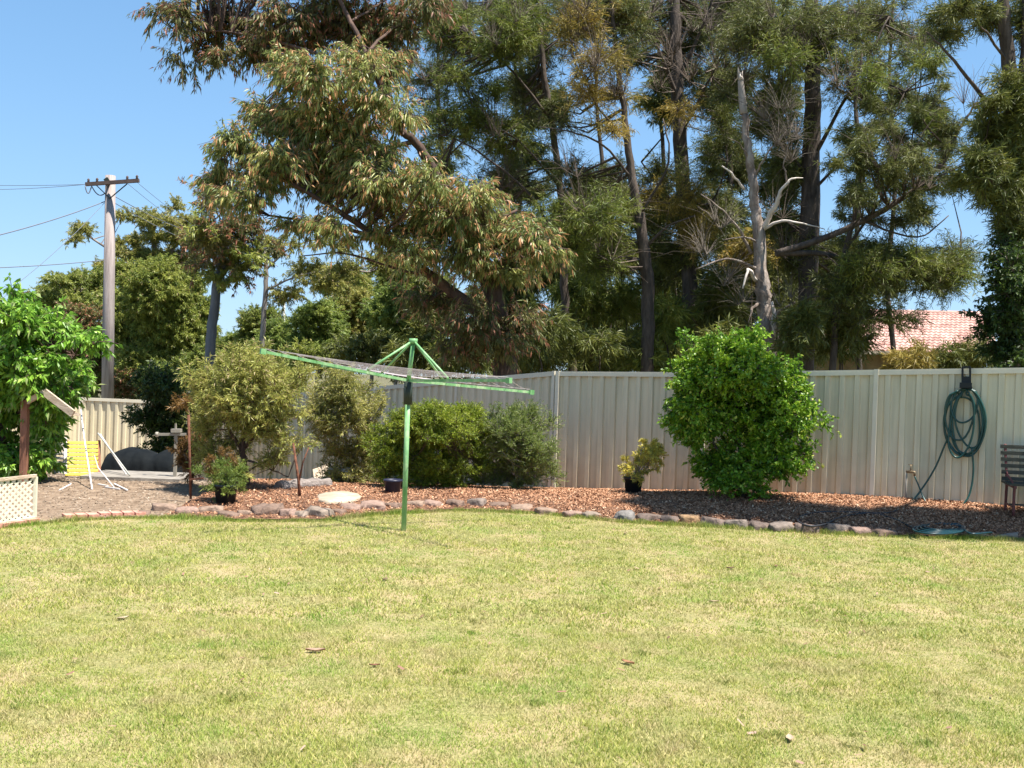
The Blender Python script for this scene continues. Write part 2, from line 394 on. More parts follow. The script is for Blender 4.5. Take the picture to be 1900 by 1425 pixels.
M['mulch_base'] = mat_noise('mulch_base', [(0.3, (0.08, 0.04, 0.025)), (0.7, (0.28, 0.145, 0.085))], 25, 0.95, 1.0, 60, detail=8)
M['chip'] = leafmat('bark_chips', [(0.0, (0.07, 0.032, 0.02)), (0.35, (0.27, 0.135, 0.07)), (0.75, (0.52, 0.265, 0.15)), (1.0, (0.80, 0.60, 0.40))], None, trans=0.0, rough=0.8, spec=0.2)
M['pebble'] = leafmat('pebbles', [(0.0, (0.10, 0.075, 0.05)), (0.6, (0.24, 0.18, 0.13)), (1.0, (0.50, 0.42, 0.33))], None, trans=0.0, rough=0.9, spec=0.2)

# ------------------------------------------------------------------ plan layout
EDGE_PX = [(-700, 1010), (-300, 1000), (0, 980), (60, 974), (120, 967), (230, 961), (330, 961), (450, 967), (600, 966), (700, 955), (850, 947),
           (1000, 952), (1150, 968), (1400, 982), (1600, 993), (1750, 998), (1900, 1002), (2200, 1010)]
EDGE = [G(px, py) for px, py in EDGE_PX]
ex = np.array([p.x for p in EDGE]); ey = np.array([p.y for p in EDGE])
_o = np.argsort(ex); ex = ex[_o]; ey = ey[_o]
FA0 = Vector((0.69, 15.4)); FA1 = Vector((4.73, 13.31)); FDIR = (FA1 - FA0).normalized()
BAY = (FA1 - FA0).length / 2
FB1 = Vector((-7.3, 24.0)); FC1 = Vector((-10.3, 24.2))
def fence_y(x):
    """fence line plan: y of the fence for world x"""
    x = np.asarray(x, dtype=float)
    a = FA0.y + (x - FA0.x) * FDIR.y / FDIR.x
    b = FA0.y + (x - FA0.x) * (FB1.y - FA0.y) / (FB1.x - FA0.x)
    return np.where(x > FA0.x, a, np.minimum(b, 24.0))

# ground: one sheet to the horizon
gx = np.concatenate([[-600, -300, -150, -80, -45], np.arange(-30, 30.1, 0.5), [45, 80, 150, 300, 600]])
gy = np.concatenate([[-200, -80, -30, -10], np.arange(-4, 40.1, 0.5), [50, 65, 90, 150, 300, 700]])
X, Y = np.meshgrid(gx, gy)
Z = terrv(X, Y) - 0.035
V = np.stack([X.ravel(), Y.ravel(), Z.ravel()], 1)
nx = len(gx)
I, J = np.meshgrid(np.arange(nx - 1), np.arange(len(gy) - 1))
a = (J * nx + I).ravel()
F = np.stack([a, a + 1, a + nx + 1, a + nx], 1)
tag(np_mesh('ground', V, F, M['ground'], smoothf=True), kind='structure')

def strip_sheet(name, x0, x1, nxs, lo, hi, nys, zfun, mat):
    xs = np.linspace(x0, x1, nxs); v = np.linspace(0, 1, nys)
    L = lo(xs); Hh = hi(xs)
    X = np.repeat(xs[None, :], nys, 0); Y = L[None, :] + (Hh - L)[None, :] * v[:, None]
    Z = zfun(X, Y, np.repeat(v[:, None], nxs, 1))
    V = np.stack([X.ravel(), Y.ravel(), Z.ravel()], 1)
    I, J = np.meshgrid(np.arange(nxs - 1), np.arange(nys - 1)); a = (J * nxs + I).ravel()
    F = np.stack([a, a + 1, a + nxs + 1, a + nxs], 1)
    o = np_mesh(name, V, F, mat, smoothf=True); tag(o, kind='structure'); return o
edge_y = lambda xs: np.interp(xs, ex, ey)
strip_sheet('lawn', -14, 14, 120, lambda x: np.full_like(x, -4.0), lambda x: edge_y(x) + 0.02, 60, lambda X, Y, v: terrv(X, Y) + 0.0, M['lawn_soil'])
XD = H(335, 11).x        # boundary between dirt yard and mulch bed
def bump_noise(X, Y, s, a):
    out = np.zeros_like(X)
    it = np.nditer([X, Y], flags=['multi_index'])
    for x, y in it: out[it.multi_index] = noise.noise(Vector((float(x) * s, float(y) * s, 0.3))) * a
    return out
def mulch_z(X, Y, v):
    return terrv(X, Y) + 0.02 + 0.06 * smoothv(0, 0.12, v) + bump_noise(X, Y, 2.2, 0.02) * smoothv(0, .1, v)
strip_sheet('mulch_bed', XD, 9.5, 160, edge_y, lambda x: fence_y(x) + 0.02, 40, mulch_z, M['mulch_base'])
strip_sheet('dirt_yard', -14, XD, 90, lambda x: edge_y(x) - 0.02, lambda x: np.full_like(x, 24.4), 70, lambda X, Y, v: terrv(X, Y) + 0.012 + bump_noise(X, Y, 1.5, 0.012), M['gravel'])

# grass blades
def wav(x, y, s):
    return (np.sin(x * 1.7 * s + 1.3 * np.sin(y * 1.1 * s)) + np.sin(y * 2.1 * s + 1.7 * np.sin(x * .9 * s + 2)) + np.sin((x + y) * 1.3 * s + 1.1 * np.sin((x - y) * 1.9 * s))) / 3
def grass():
    r = rs(11); Vs = []; Rs = []
    def blades(x, y, h0, h1, w0, w1, up=0, rn=None):
        k = y < edge_y(x) + 0.03 + 0.05 * wav(x, y, 9); x = x[k]; y = y[k]; n = len(x)
        f = 1 + .4 * wav(x, y, 2.2) + .45 * wav(x, y, 11)
        h = r.uniform(h0, h1, n) * f; w = r.uniform(w0, w1, n)
        a = r.uniform(0, 2 * np.pi, n); lean = r.uniform(0.2, 1.6 - up, n) * h
        la = r.uniform(0, 2 * np.pi, n)
        z = terrv(x, y)
        b0 = np.stack([x - np.cos(a) * w / 2, y - np.sin(a) * w / 2, z - 0.002], 1)
        b1 = np.stack([x + np.cos(a) * w / 2, y + np.sin(a) * w / 2, z - 0.002], 1)
        t = np.stack([x + np.cos(la) * lean, y + np.sin(la) * lean, z + h], 1)
        q = r.beta(2.2, 2.2, n) if rn is None else r.uniform(*rn, n)
        Vs.append(np.stack([b0, b1, t], 1).reshape(-1, 3)); Rs.append(np.repeat(q, 3))
    def zone(n, y0, y1, halfw, *a):
        y = r.uniform(y0, y1, n); x = r.uniform(-1, 1, n) * halfw(y); blades(x, y, *a)
    zone(330000, 3.4, 6.5, lambda y: 0.60 * y + 0.4, 0.008, 0.022, 0.003, 0.006)
    zone(330000, 6.5, 12.6, lambda y: 0.62 * y + 0.3, 0.009, 0.024, 0.005, 0.010)
    zone(50000, 1.0, 3.4, lambda y: 0.0 * y + 3.0, 0.010, 0.026, 0.005, 0.01)
    for k in range(260):                        # greener tufts and weeds
        cy = r.uniform(3.6, 12.2); cx = r.uniform(-1, 1) * .6 * cy; n = r.randint(20, 90); sg = r.uniform(.02, .08)
        blades(cx + r.normal(0, sg, n), cy + r.normal(0, sg, n), .012, .027, .004, .009, .3, (0.0, .5))
    n = 30000; x = r.uniform(-8, 8, n); y = edge_y(x) - np.abs(r.normal(0, .06, n)); blades(x, y, .02, .055, .005, .009, .7, (0, .6))   # untrimmed edge
    V = np.concatenate(Vs); R = np.concatenate(Rs)
    F = np.arange(len(V)).reshape(-1, 3)
    o = np_mesh('grass', V, F, M['grass'], attrs={'rnd': R})
    tag(o, 'short patchy yellow green lawn grass going dry in the sun', 'grass', kind='stuff')
grass()

def flat_bits(name, mat, n, xr, yfun, zfun, L, W, seed, label, cat, tilt=0.35, tintscale=1.3):
    r = rs(seed); x = r.uniform(xr[0], xr[1], n); v = r.uniform(0, 1, n)
    lo, hi = yfun(x); y = lo + (hi - lo) * v
    z = zfun(x, y, v) + r.uniform(0.002, 0.02, n)
    a = r.uniform(0, 2 * np.pi, n); l = r.uniform(*L, n); w = r.uniform(*W, n)
    d = np.stack([np.cos(a), np.sin(a), r.normal(0, tilt, n)], 1); d /= np.linalg.norm(d, axis=1)[:, None]
    s = np.stack([-np.sin(a), np.cos(a), r.normal(0, tilt, n)], 1)
    c = np.stack([x, y, z], 1); dl = d * l[:, None] / 2; sw = s * w[:, None] / 2
    q = np.stack([c - dl - sw * .7, c + dl * .9 - sw, c + dl + sw * .6, c - dl * .8 + sw], 1).reshape(-1, 3)
    F = np.arange(4 * n).reshape(-1, 4)
    o = np_mesh(name, q, F, mat, attrs={'rnd': np.repeat(r.uniform(0, 1, n), 4), 'tint': np.repeat(r.uniform(0, 1, n), 4), 'tip': np.zeros(4 * n)})
    tag(o, label, cat, kind='stuff')
flat_bits('bark_mulch', M['chip'], 110000, (XD, 7.5), lambda x: (edge_y(x) + 0.03, fence_y(x)), lambda x, y, v: terrv(x, y) + 0.02 + 0.06 * smoothv(0, .12, v),
          (0.012, 0.042), (0.005, 0.014), 5, 'loose reddish bark chips covering the bed under the fence', 'mulch', 0.5)
flat_bits('pebbles', M['pebble'], 16000, (-9, XD + 0.3), lambda x: (edge_y(x) + 0.02, edge_y(x) * 0 + 17), lambda x, y, v: terrv(x, y) + 0.012,
          (0.012, 0.03), (0.008, 0.02), 6, 'small loose stones scattered over the bare dirt yard', 'gravel', 0.25)

flat_bits('leaf_litter', M['litter'], 420, (-7, 7), lambda x: (x * 0 + 3.5, edge_y(x) - .02), lambda x, y, v: terrv(x, y) + .012, (0.02, 0.05), (0.008, 0.016), 9, 'scattered small dry leaf bits lying on the lawn', 'leaf litter', 0.3)
# ------------------------------------------------------------------ fences
def fence(name, pts, hs_top, label, ribs=0.19):
    """pts: plan points of successive posts; hs_top: top heights at the posts"""
    root = empty(name, (pts[0].x, pts[0].y, hs_top[0] - 1.8), label, 'fence')
    for i in range(len(pts) - 1):
        a = pts[i]; b = pts[i + 1]; L = (b - a).length; d = (b - a) / L; nrm = Vector((d.y, -d.x))
        if nrm.dot(-a) < 0: nrm = -nrm           # towards the camera
        n = max(2, round(L / ribs)); p = L / n
        prof = []
        for k in range(n):
            for (u, w) in ((0.0, 0), (0.52, 0), (0.60, 0.032), (0.92, 0.032)):
                prof.append(((k + u) * p, w))
        prof.append((L, 0))
        vs = []
        for (u, w) in prof:
            q = a + d * u - nrm * (0.016 - w) ; t = u / L
            zt = hs_top[i] * (1 - t) + hs_top[i + 1] * t
            vs.append((q.x, q.y, zt - 1.86)); vs.append((q.x, q.y, zt - 0.02))
        fs = [(2 * k, 2 * k + 2, 2 * k + 3, 2 * k + 1) for k in range(len(prof) - 1)]
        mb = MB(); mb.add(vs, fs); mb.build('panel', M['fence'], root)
        A = Vector((a.x, a.y, hs_top[i] - 0.018)); B = Vector((b.x, b.y, hs_top[i + 1] - 0.018))
        MB().bar(A, B, 0.056, 0.045).bar(A + Vector((0, 0, -0.02)) + Vector((nrm.x, nrm.y, 0)) * 0.027, B + Vector((0, 0, -0.02)) + Vector((nrm.x, nrm.y, 0)) * 0.027, 0.004, 0.055).build('top_rail', M['fence_rail'], root)
        dn = Vector((0, 0, -1.76))
        MB().bar(A + dn, B + dn, 0.056, 0.06).build('bottom_rail', M['fence_rail'], root)
    for i, p_ in enumerate(pts):
        d = (pts[min(i + 1, len(pts) - 1)] - pts[max(i - 1, 0)]).normalized()
        MB().box((p_.x, p_.y, hs_top[i] - 0.94), (0.055, 0.075, 1.90), Vector((d.x, d.y, 0)), Vector((-d.y, d.x, 0))).build('post', M['fence_rail'], root)
    return root
ptsA = [FA0 + FDIR * BAY * i for i in range(0, 5)]
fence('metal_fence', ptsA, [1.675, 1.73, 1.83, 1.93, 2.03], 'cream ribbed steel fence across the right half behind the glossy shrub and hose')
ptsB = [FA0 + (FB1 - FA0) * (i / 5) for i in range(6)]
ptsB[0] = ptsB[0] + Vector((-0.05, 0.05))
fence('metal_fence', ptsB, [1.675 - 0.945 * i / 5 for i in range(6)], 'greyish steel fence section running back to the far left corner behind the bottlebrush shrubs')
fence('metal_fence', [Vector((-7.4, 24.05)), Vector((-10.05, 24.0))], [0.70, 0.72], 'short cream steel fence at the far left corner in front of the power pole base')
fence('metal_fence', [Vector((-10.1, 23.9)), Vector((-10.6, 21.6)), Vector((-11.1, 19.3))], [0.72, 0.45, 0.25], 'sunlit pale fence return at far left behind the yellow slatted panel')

# ------------------------------------------------------------------ stones
def rock(px, py, wpx, hpx, mat, label, seed, dep=0.75):
    g = G(px, py); d = g.y; w = wpx / 1900 * d * 1.15; h = hpx / 1900 * d * .95
    bm = bmesh.new(); bmesh.ops.create_icosphere(bm, subdivisions=3, radius=1)
    rr = random.Random(seed); off = Vector((rr.uniform(-50, 50), rr.uniform(-50, 50), rr.uniform(-50, 50)))
    for v in bm.verts:
        n = v.co.normalized()
        k = 1 + 0.45 * noise.noise(n * 1.2 + off) + 0.24 * noise.noise(n * 2.7 + off) + 0.10 * noise.noise(n * 7 + off)
        q = n * k
        for ax in range(3):                              # knock flats on it
            q[ax] = max(-0.72, min(0.72, q[ax]))
        v.co = Vector((q.x * w / 1.64, q.y * w * dep / 1.64, q.z * h * 0.9))
    rz = rr.uniform(-0.5, 0.5)
    me = bpy.data.meshes.new('rock'); bm.to_mesh(me); bm.free()
    me.materials.append(M[mat]); me.polygons.foreach_set('use_smooth', [True] * len(me.polygons))
    o = bpy.data.objects.new('rock', me); COL.objects.link(o)
    o.location = (g.x, g.y + w * 0.3, g.z + h * 0.0); o.rotation_euler = (rr.uniform(-.12, .12), rr.uniform(-.12, .12), rz)
    tag(o, label, 'rock', 'rocks edging the garden bed')
ROCKS = [
 (262, 958, 26, 14, 'stone_brown', 'small red brown rock at the end of the red pavers'),
 (300, 950, 44, 20, 'stone_tan', 'low tan rock in shade left of the rusty stake'),
 (343, 957, 42, 22, 'stone_pink', 'pale pinkish rock at the foot of the rusty stake'),
 (388, 956, 44, 24, 'stone_tan', 'tan rock on the lawn edge below the small potted green shrub'),
 (422, 962, 40, 16, 'stone_brown', 'flat dark brown rock right of the potted green shrub'),
 (452, 960, 28, 18, 'stone_tan', 'small tan rock below the bottlebrush trunk'),
 (492, 960, 58, 34, 'stone_brown', 'large rounded dark brown rock on the lawn edge right of the bottlebrush trunk'),
 (532, 962, 30, 26, 'stone_pink', 'reddish upright rock beside the large brown one'),
 (556, 963, 26, 22, 'stone_pale', 'small cream rock below the thin forked stake'),
 (588, 962, 48, 28, 'stone_pale', 'pale grey tan rock in front of the white slab'),
 (622, 958, 34, 18, 'stone_brown', 'rock with a dark hollow under the white slab'),
 (648, 953, 40, 26, 'stone_pink', 'pinkish rock between the white slab and the clothesline mast'),
 (688, 950, 46, 28, 'stone_pink', 'broad pink brown rock left of the clothesline mast'),
 (726, 948, 34, 22, 'stone_brown', 'brown rock just left of the clothesline mast'),
 (770, 945, 34, 22, 'stone_tan', 'tan rock just right of the clothesline mast'),
 (800, 945, 34, 22, 'stone_pink', 'pink rock in front of the yellow green rounded shrub'),
 (845, 944, 34, 24, 'stone_brown', 'brown rock left of the smooth grey boulder'),
 (884, 944, 34, 28, 'stone_grey', 'smooth round grey rock below the gap between two low shrubs'),
 (925, 946, 38, 18, 'stone_brown', 'low brown rock right of the smooth grey one'),
 (968, 950, 40, 18, 'stone_tan', 'low sandy rock below the grey green shrub'),
 (1015, 955, 44, 16, 'stone_tan', 'flat tan rock in the sunny mulch below the fence kink'),
 (1062, 960, 38, 15, 'stone_pink', 'flat pink rock in the sunny mulch left of the black pot'),
 (1098, 962, 34, 16, 'stone_pale', 'small pale rock left of the blue grey one'),
 (1160, 968, 40, 28, 'stone_blue', 'rounded blue grey rock below the black pot'),
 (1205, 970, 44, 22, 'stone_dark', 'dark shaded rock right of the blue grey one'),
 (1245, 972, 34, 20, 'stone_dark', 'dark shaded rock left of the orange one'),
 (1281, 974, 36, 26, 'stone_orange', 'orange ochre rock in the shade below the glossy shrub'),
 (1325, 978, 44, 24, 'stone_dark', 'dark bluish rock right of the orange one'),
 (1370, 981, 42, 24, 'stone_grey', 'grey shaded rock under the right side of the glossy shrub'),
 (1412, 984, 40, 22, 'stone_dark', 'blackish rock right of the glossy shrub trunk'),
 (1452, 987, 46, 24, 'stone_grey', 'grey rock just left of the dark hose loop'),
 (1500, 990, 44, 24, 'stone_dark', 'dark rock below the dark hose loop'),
 (1556, 990, 44, 26, 'stone_grey', 'grey rock at the right end of the dark hose loop'),
 (1600, 993, 40, 20, 'stone_pink', 'pink brown rock left of the tap'),
 (1645, 996, 46, 18, 'stone_brown', 'low brown rock below the tap'),
 (1818, 999, 40, 14, 'stone_tan', 'flat tan rock right of the coiled hose on the ground'),
 (1868, 1001, 60, 14, 'stone_pale', 'flat pale grey rock in front of the bench'),
]
for i, (px, py, w, h, m_, lb) in enumerate(ROCKS): rock(px, py, w, h, m_, lb, 100 + i)

# red pavers edging the dirt yard
for i in range(7):
    a = G(108 + i * 22, 966 - 0.6 * i * 1.0 - (2 if i > 2 else 0)); b = G(128 + i * 22, 965 - 0.6 * i - (2 if i > 2 else 0))
    mb = MB(); c = (a + b) / 2; d = (b - a).normalized(); mb.box((c.x, c.y + 0.12, c.z + 0.02), ((b - a).length * 0.94, 0.16, 0.05), d, Vector((-d.y, d.x, 0)))
    o = mb.build('paver', M['brick_red'], origin=(c.x, c.y, c.z))
    tag(o, ['leftmost', 'second from left', 'third from left', 'middle', 'third from right', 'second from right', 'rightmost'][i] + ' faded red brick paver in the row edging the dirt yard', 'paver', 'red pavers edging the dirt yard')
# pale round slab in the mulch
g = G(628, 938)
mb = MB(); mb.lathe((g.x, g.y, g.z), [(0, 0.02), (0.26, 0.02), (0.27, 0.09), (0.25, 0.11), (0.001, 0.115)], 18)
for k, v in enumerate(mb.v):
    w_ = 1 + .28 * noise.noise(Vector((v[0] * 4, v[1] * 4, 3))) + .12 * noise.noise(Vector((v[0] * 13, v[1] * 13, 3)))
    mb.v[k] = (g.x + (v[0] - g.x) * w_ * .95, g.y + (v[1] - g.y) * 1.8 * w_, v[2] + .015 * noise.noise(Vector((v[0] * 6, v[1] * 6, 9))))
tag(mb.build('stepping_slab', M['pale_stone'], origin=g), 'cream coloured rounded flat slab lying in the mulch left of the clothesline', 'slab')
# concrete edge slab at the back of the dirt yard
a = H(150, 14.0); b = H(345, 14.2)
mb = MB(); mb.box(((a.x + b.x) / 2, 14.5, a.z + 0.02), ((b.x - a.x), 0.9, 0.07)); mb.build('concrete_slab', M['concrete'], origin=(a + b) / 2)
tag(bpy.data.objects[-1] if False else COL.objects[-1], 'low pale concrete slab behind the dirt yard at left', 'slab')
# grey log
a = G(498, 928); b = G(596, 920)
mb = MB(); up = Vector((0, 0, 0.09)); pts = catmull([a + up + Vector((0, .5, 0)), (a + b) / 2 + up + Vector((0, .55, .01)), b + up + Vector((0, .5, -.01))], 6)
mb.tube(pts, [0.085 + 0.012 * math.sin(i * 1.7) for i in range(len(pts))], 10)
tag(mb.build('log', M['log'], origin=a), 'weathered grey log lying behind the forked stake', 'log')
a = G(300, 905, ); b = G(345, 903)

# ------------------------------------------------------------------ rotary clothesline
base = G(749, 985)
D0 = base.y
root = empty('rotary_clothesline', base, 'green rotary clothesline with slightly tilted arms standing on the lawn', 'clothesline')
hub = P(758, 706, D0); top = P(767, 632, D0)
MB().tube([base - Vector((0, 0, .05)), base + (hub - base) * 0.97], 0.026, 12).build('mast', M['green_paint'], root)
MB().tube([hub + (base - hub) * 0.16, hub + (base - hub) * 0.01], 0.043, 12).tube([hub + Vector((-.02, -.05, -.06)), hub + Vector((-.02, -.12, -.06))], 0.012, 6).build('winding_hub', M['dark_metal'], root)
MB().tube([hub, top], 0.022, 12).tube([top - Vector((0, 0, .03)), top + Vector((0, 0, .02))], 0.042, 10).build('inner_mast', M['green_paint'], root)
TIPS = [P(487, 652, D0 - 0.85), P(945, 706, D0 - 1.15), P(987, 728, D0 + 0.7), P(600, 677, D0 + 1.15)]
for k, t in enumerate(TIPS):
    a = MB(); h0 = hub + Vector((0, 0, 0.0))
    a.bar(h0, t, 0.017, 0.027); arm = a.build('arm', M['green_paint'], root)
    c_ = MB(); d = (t - h0).normalized(); c_.bar(t - d * .03, t + d * .02, 0.036, 0.05); c_.build('arm_end', M['green_paint'], arm)
    f = [0.30, 0.42, 0.28, 0.3][k]
    q = h0 + (t - h0) * f
    MB().tube([top, q + Vector((0, 0, 0.02))], 0.012, 8).build('strut', M['green_paint'], root)
for f in (0.30, 0.42, 0.54, 0.66, 0.78, 0.89, 0.985):
    mb = MB()
    for k in range(4):
        a = hub + (TIPS[k] - hub) * f + Vector((0, 0, 0.03)); b = hub + (TIPS[(k + 1) % 4] - hub) * f + Vector((0, 0, 0.03))
        pts = [a.lerp(b, s / 6) - Vector((0, 0, 0.05 * f * 4 * (s / 6) * (1 - s / 6) * .6)) for s in range(7)]
        mb.tube(pts, 0.0024, 5)
    mb.build('line', M['wire'], root)

# ------------------------------------------------------------------ hose on the fence, tap
def fplane(px, py, off=0.05):
    """point on right-hand fence plane seen at pixel, off metres in front"""
    r = ray(px, py); o = Vector((0, 0, EYE)); n = Vector((FDIR.y, -FDIR.x, 0))
    if n.y > 0: n = -n
    p0 = Vector((FA0.x, FA0.y, 0)) + n * off
    t = (p0 - o).dot(n) / r.dot(n); return o + r * t
root = empty('hose_hanger', fplane(1793, 700), 'black plastic hose hanger hooked over the cream fence top', 'hose hanger')
a = fplane(1786, 681, .07); b = fplane(1800, 681, .07); c = fplane(1786, 718, .07); d = fplane(1800, 718, .07)
MB().bar(a, c, .012, .025).bar(b, d, .012, .025).bar(a, b, .02, .02).bar(fplane(1786, 706, .068), fplane(1800, 706, .068), .02, .10).bar(fplane(1785, 719, .06), fplane(1801, 719, .06), .03, .02).build('bracket', M['black_plastic'], root)
u = fplane(1793, 719, .05); nrm = Vector((-0.46, -0.888, 0))
MB().bar(u, u + nrm * .13, .14, .02).bar(u + nrm * .13, u + nrm * .13 + Vector((0, 0, .06)), .14, .015, up=nrm).build('hook', M['black_plastic'], root)
rr = random.Random(4)
loops = [  # px centre/extent outlines of each loop: (cx, cy, rx, ry, rot)
 (1788, 780, 35, 66, .05), (1792, 780, 30, 64, -.04), (1797, 785, 31, 60, .0), (1780, 768, 27, 48, .1), (1786, 790, 33, 56, -.1), (1800, 776, 27, 54, -.12), (1790, 750, 24, 34, .3), (1784, 790, 22, 62, .15)]
hp = []
for k, (cx, cy, rx, ry, rot) in enumerate(loops):
    for s in range(22):
        t = -math.pi / 2 + 2 * math.pi * s / 22
        x = rx * math.cos(t) * (1 + .05 * math.sin(3 * t + k)); y = ry * math.sin(t) * (1 + .04 * math.sin(2 * t + k * 2))
        px = cx + x * math.cos(rot) - y * math.sin(rot); py = cy + x * math.sin(rot) + y * math.cos(rot)
        py = max(py, 718 + abs(px - 1793) * 0.5)
        hp.append(fplane(px, py, .075 + .012 * (k % 4) + .01 * math.sin(t + k)))
tail1 = [fplane(*q) for q in ((1765, 800, .09), (1752, 828, .09), (1735, 868, .1), (1712, 905, .15), (1690, 932, .25), (1668, 943, .3))]
tail2 = [fplane(*q) for q in ((1803, 830, .1), (1806, 868, .1), (1802, 905, .12), (1792, 930, .18), (1772, 943, .22), (1745, 946, .25))]
root = empty('garden_hose', fplane(1720, 945, .2), 'dark green garden hose hanging in loops from the black hanger on the fence', 'hose')
MB().tube(catmull(hp, 3), 0.0125, 7).build('hanging_coil', M['hose'], root)
MB().tube(catmull(tail1, 6), 0.0115, 7).build('trailing_end', M['hose'], root)
MB().tube(catmull(tail2, 6), 0.0115, 7).build('trailing_end', M['hose'], root)
# tap
tb = fplane(1680, 946, .06); tt = fplane(1682, 875, .06)
root = empty('garden_tap', tb, 'brass garden tap on a galvanised riser pipe in front of the cream fence', 'tap')
MB().tube([tb, tt], .013, 8).build('riser_pipe', M['galv'], root)
t2 = fplane(1697, 876, .12)
mb = MB(); mb.tube([tt, tt + (t2 - tt) * .6, t2, t2 - Vector((0, 0, .05))], [.016, .017, .016, .013], 8)
mb.build('spout', M['brass'], root)
hm = (tt + t2) / 2
MB().tube([hm, hm + Vector((0, 0, .09))], .008, 6).bar(hm + Vector((-.03, 0, .09)), hm + Vector((.03, 0, .09)), .012, .012).build('handle', M['brass'], root)
mb = MB(); q = [t2 - Vector((0, 0, .05)), fplane(1704, 900, .14), fplane(1712, 920, .2), fplane(1722, 938, .28), fplane(1732, 946, .35)]
mb.tube(catmull(q, 5), .0095, 7)
tag(mb.build('garden_hose', M['hose'], origin=q[-1]), 'short green hose running down from the brass tap to the mulch', 'hose')
def ground_hose(pxs, r, mat, label, up=.09):
    pts = []
    for i, (px, py) in enumerate(pxs):
        g = G(px, py, up); pts.append(Vector((g.x, g.y, g.z + up + r)))
    mb = MB(); mb.tube(catmull(pts, 6), r, 7)
    tag(mb.build('garden_hose', mat, origin=pts[0]), label, 'hose')
lp = []
for k in range(4):
    for s in range(12):
        t = 2 * math.pi * s / 12; lp.append((1742 + (48 - 4 * k) * math.cos(t) + 3 * k, 984 - 1.5 * k + (9 - k) * math.sin(t)))
ground_hose(lp + [(1800, 992), (1840, 990)], .011, plain('hose_teal', (0.008, 0.038, 0.05), .2, rough=.35), 'teal garden hose coiled flat on the mulch at the lawn edge', .08)
ground_hose([(1670, 948), (1640, 955), (1590, 953), (1530, 952), (1494, 957), (1480, 968), (1500, 978), (1530, 975), (1560, 962), (1610, 955), (1650, 962), (1680, 975), (1700, 985)],
            .012, M['hose_dark'], 'dark grey hose snaking over the mulch right of the glossy shrub', .08)

# ------------------------------------------------------------------ bench
bc = H(1866, 12.35); bc.z += .07
root = empty('garden_bench', bc, 'slatted garden bench with red iron end frame at the right edge', 'bench')
th = math.radians(-14); ax = Vector((math.cos(th), math.sin(th), 0)); fr = Vector((math.sin(th), -math.cos(th), 0))   # along bench, towards viewer
def bp_(x, f, z): return bc + ax * x + fr * f + Vector((0, 0, z))
for x in (0.04, 1.22):
    mb = MB()
    mb.tube(catmull([bp_(x, .05, 0), bp_(x, .06, .2), bp_(x, .07, .34), bp_(x, 0, .55), bp_(x, -.09, .80)], 4), .017, 8)
    mb.tube(catmull([bp_(x - .0, .47, 0), bp_(x, .46, .2), bp_(x, .47, .33)], 4), .017, 8)
    mb.bar(bp_(x, .04, .34), bp_(x, .52, .335), .03, .03)
    mb.bar(bp_(x, .05, .10), bp_(x, .47, .10), .015, .02)
    mb.tube(catmull([bp_(x, .02, .50), bp_(x, .12, .44), bp_(x, .30, .40), bp_(x, .44, .345)], 4), .011, 6)
    mb.build('end_frame', M['iron_red'], root)
for k in range(6):
    z = .40 + k * .075; f = .045 - k * .026
    MB().bar(bp_(-.02, f + .03, z), bp_(1.30, f + .03, z), .02, .045).build('back_slat', M['slat_dark'], root)
for k in range(5):
    MB().bar(bp_(-.02, .09 + k * .095, .362), bp_(1.30, .09 + k * .095, .362), .075, .022).build('seat_slat', M['slat_dark'], root)
MB().bar(bp_(0.04, .25, .11), bp_(1.22, .25, .11), .03, .02).build('stretcher', M['slat_dark'], root)

# ------------------------------------------------------------------ lattice screen
root = empty('lattice_screen', H(40, 10.6), 'low curved cream lattice screen at the left edge of the lawn', 'lattice')
e0 = G(64, 963); e1 = G(-90, 985); Hh = .42
def lat(u, v, off=0.0):
    p = e0.lerp(e1, u); bul = math.sin(math.pi * u) * .10
    return Vector((p.x, p.y - bul - off, p.z + v))
W_ = (e1 - e0).length
for off, sgn in ((0, 1), (.007, -1)):
    mb = MB(); n = int((W_ + Hh) / .062) + 1
    for k in range(n + 1):
        s0 = -Hh + k * .062
        seg = []
        for j in range(7):
            v = Hh * j / 6; s = s0 + (v if sgn > 0 else Hh - v)
            if 0 <= s <= W_: seg.append((s / W_, v))
        hw = .014 / W_
        for j in range(len(seg) - 1):
            (u0, v0), (u1, v1) = seg[j], seg[j + 1]
            q = [lat(u0 - hw, v0, off), lat(u0 + hw, v0, off), lat(u1 + hw, v1, off), lat(u1 - hw, v1, off)]
            b = [x + Vector((0, .006, 0)) for x in q]
            mb.hexa(q + b)
    mb.build('lattice_strips', M['lattice'], root)
mb = MB(); mb2 = MB()
for j in range(10):
    mb.bar(lat(j / 10, Hh + .012), lat((j + 1) / 10, Hh + .012), .03, .028); mb2.bar(lat(j / 10, .012), lat((j + 1) / 10, .012), .03, .026)
mb.build('cap_rail', M['timber'], root); mb2.build('bottom_rail', M['lattice'], root)
MB().bar(lat(0, 0), lat(0, Hh), .03, .03, up=Vector((1, 0, 0))).build('end_post', M['lattice'], root)
# red brick under lattice
a = G(-60, 990); b = G(60, 972)
for i in range(5):
    c = a.lerp(b, (i + .5) / 5); d = (b - a).normalized()
    o = MB().box((c.x, c.y + .08, c.z + .02), ((b - a).length / 5 * .93, .1, .05), d, Vector((-d.y, d.x, 0))).build('paver', M['brick_red'], origin=c)
    tag(o, ['leftmost', 'second from left', 'middle', 'second from right', 'rightmost'][i] + ' red brick laid at the foot of the lattice screen', 'paver', 'red bricks under the lattice screen')

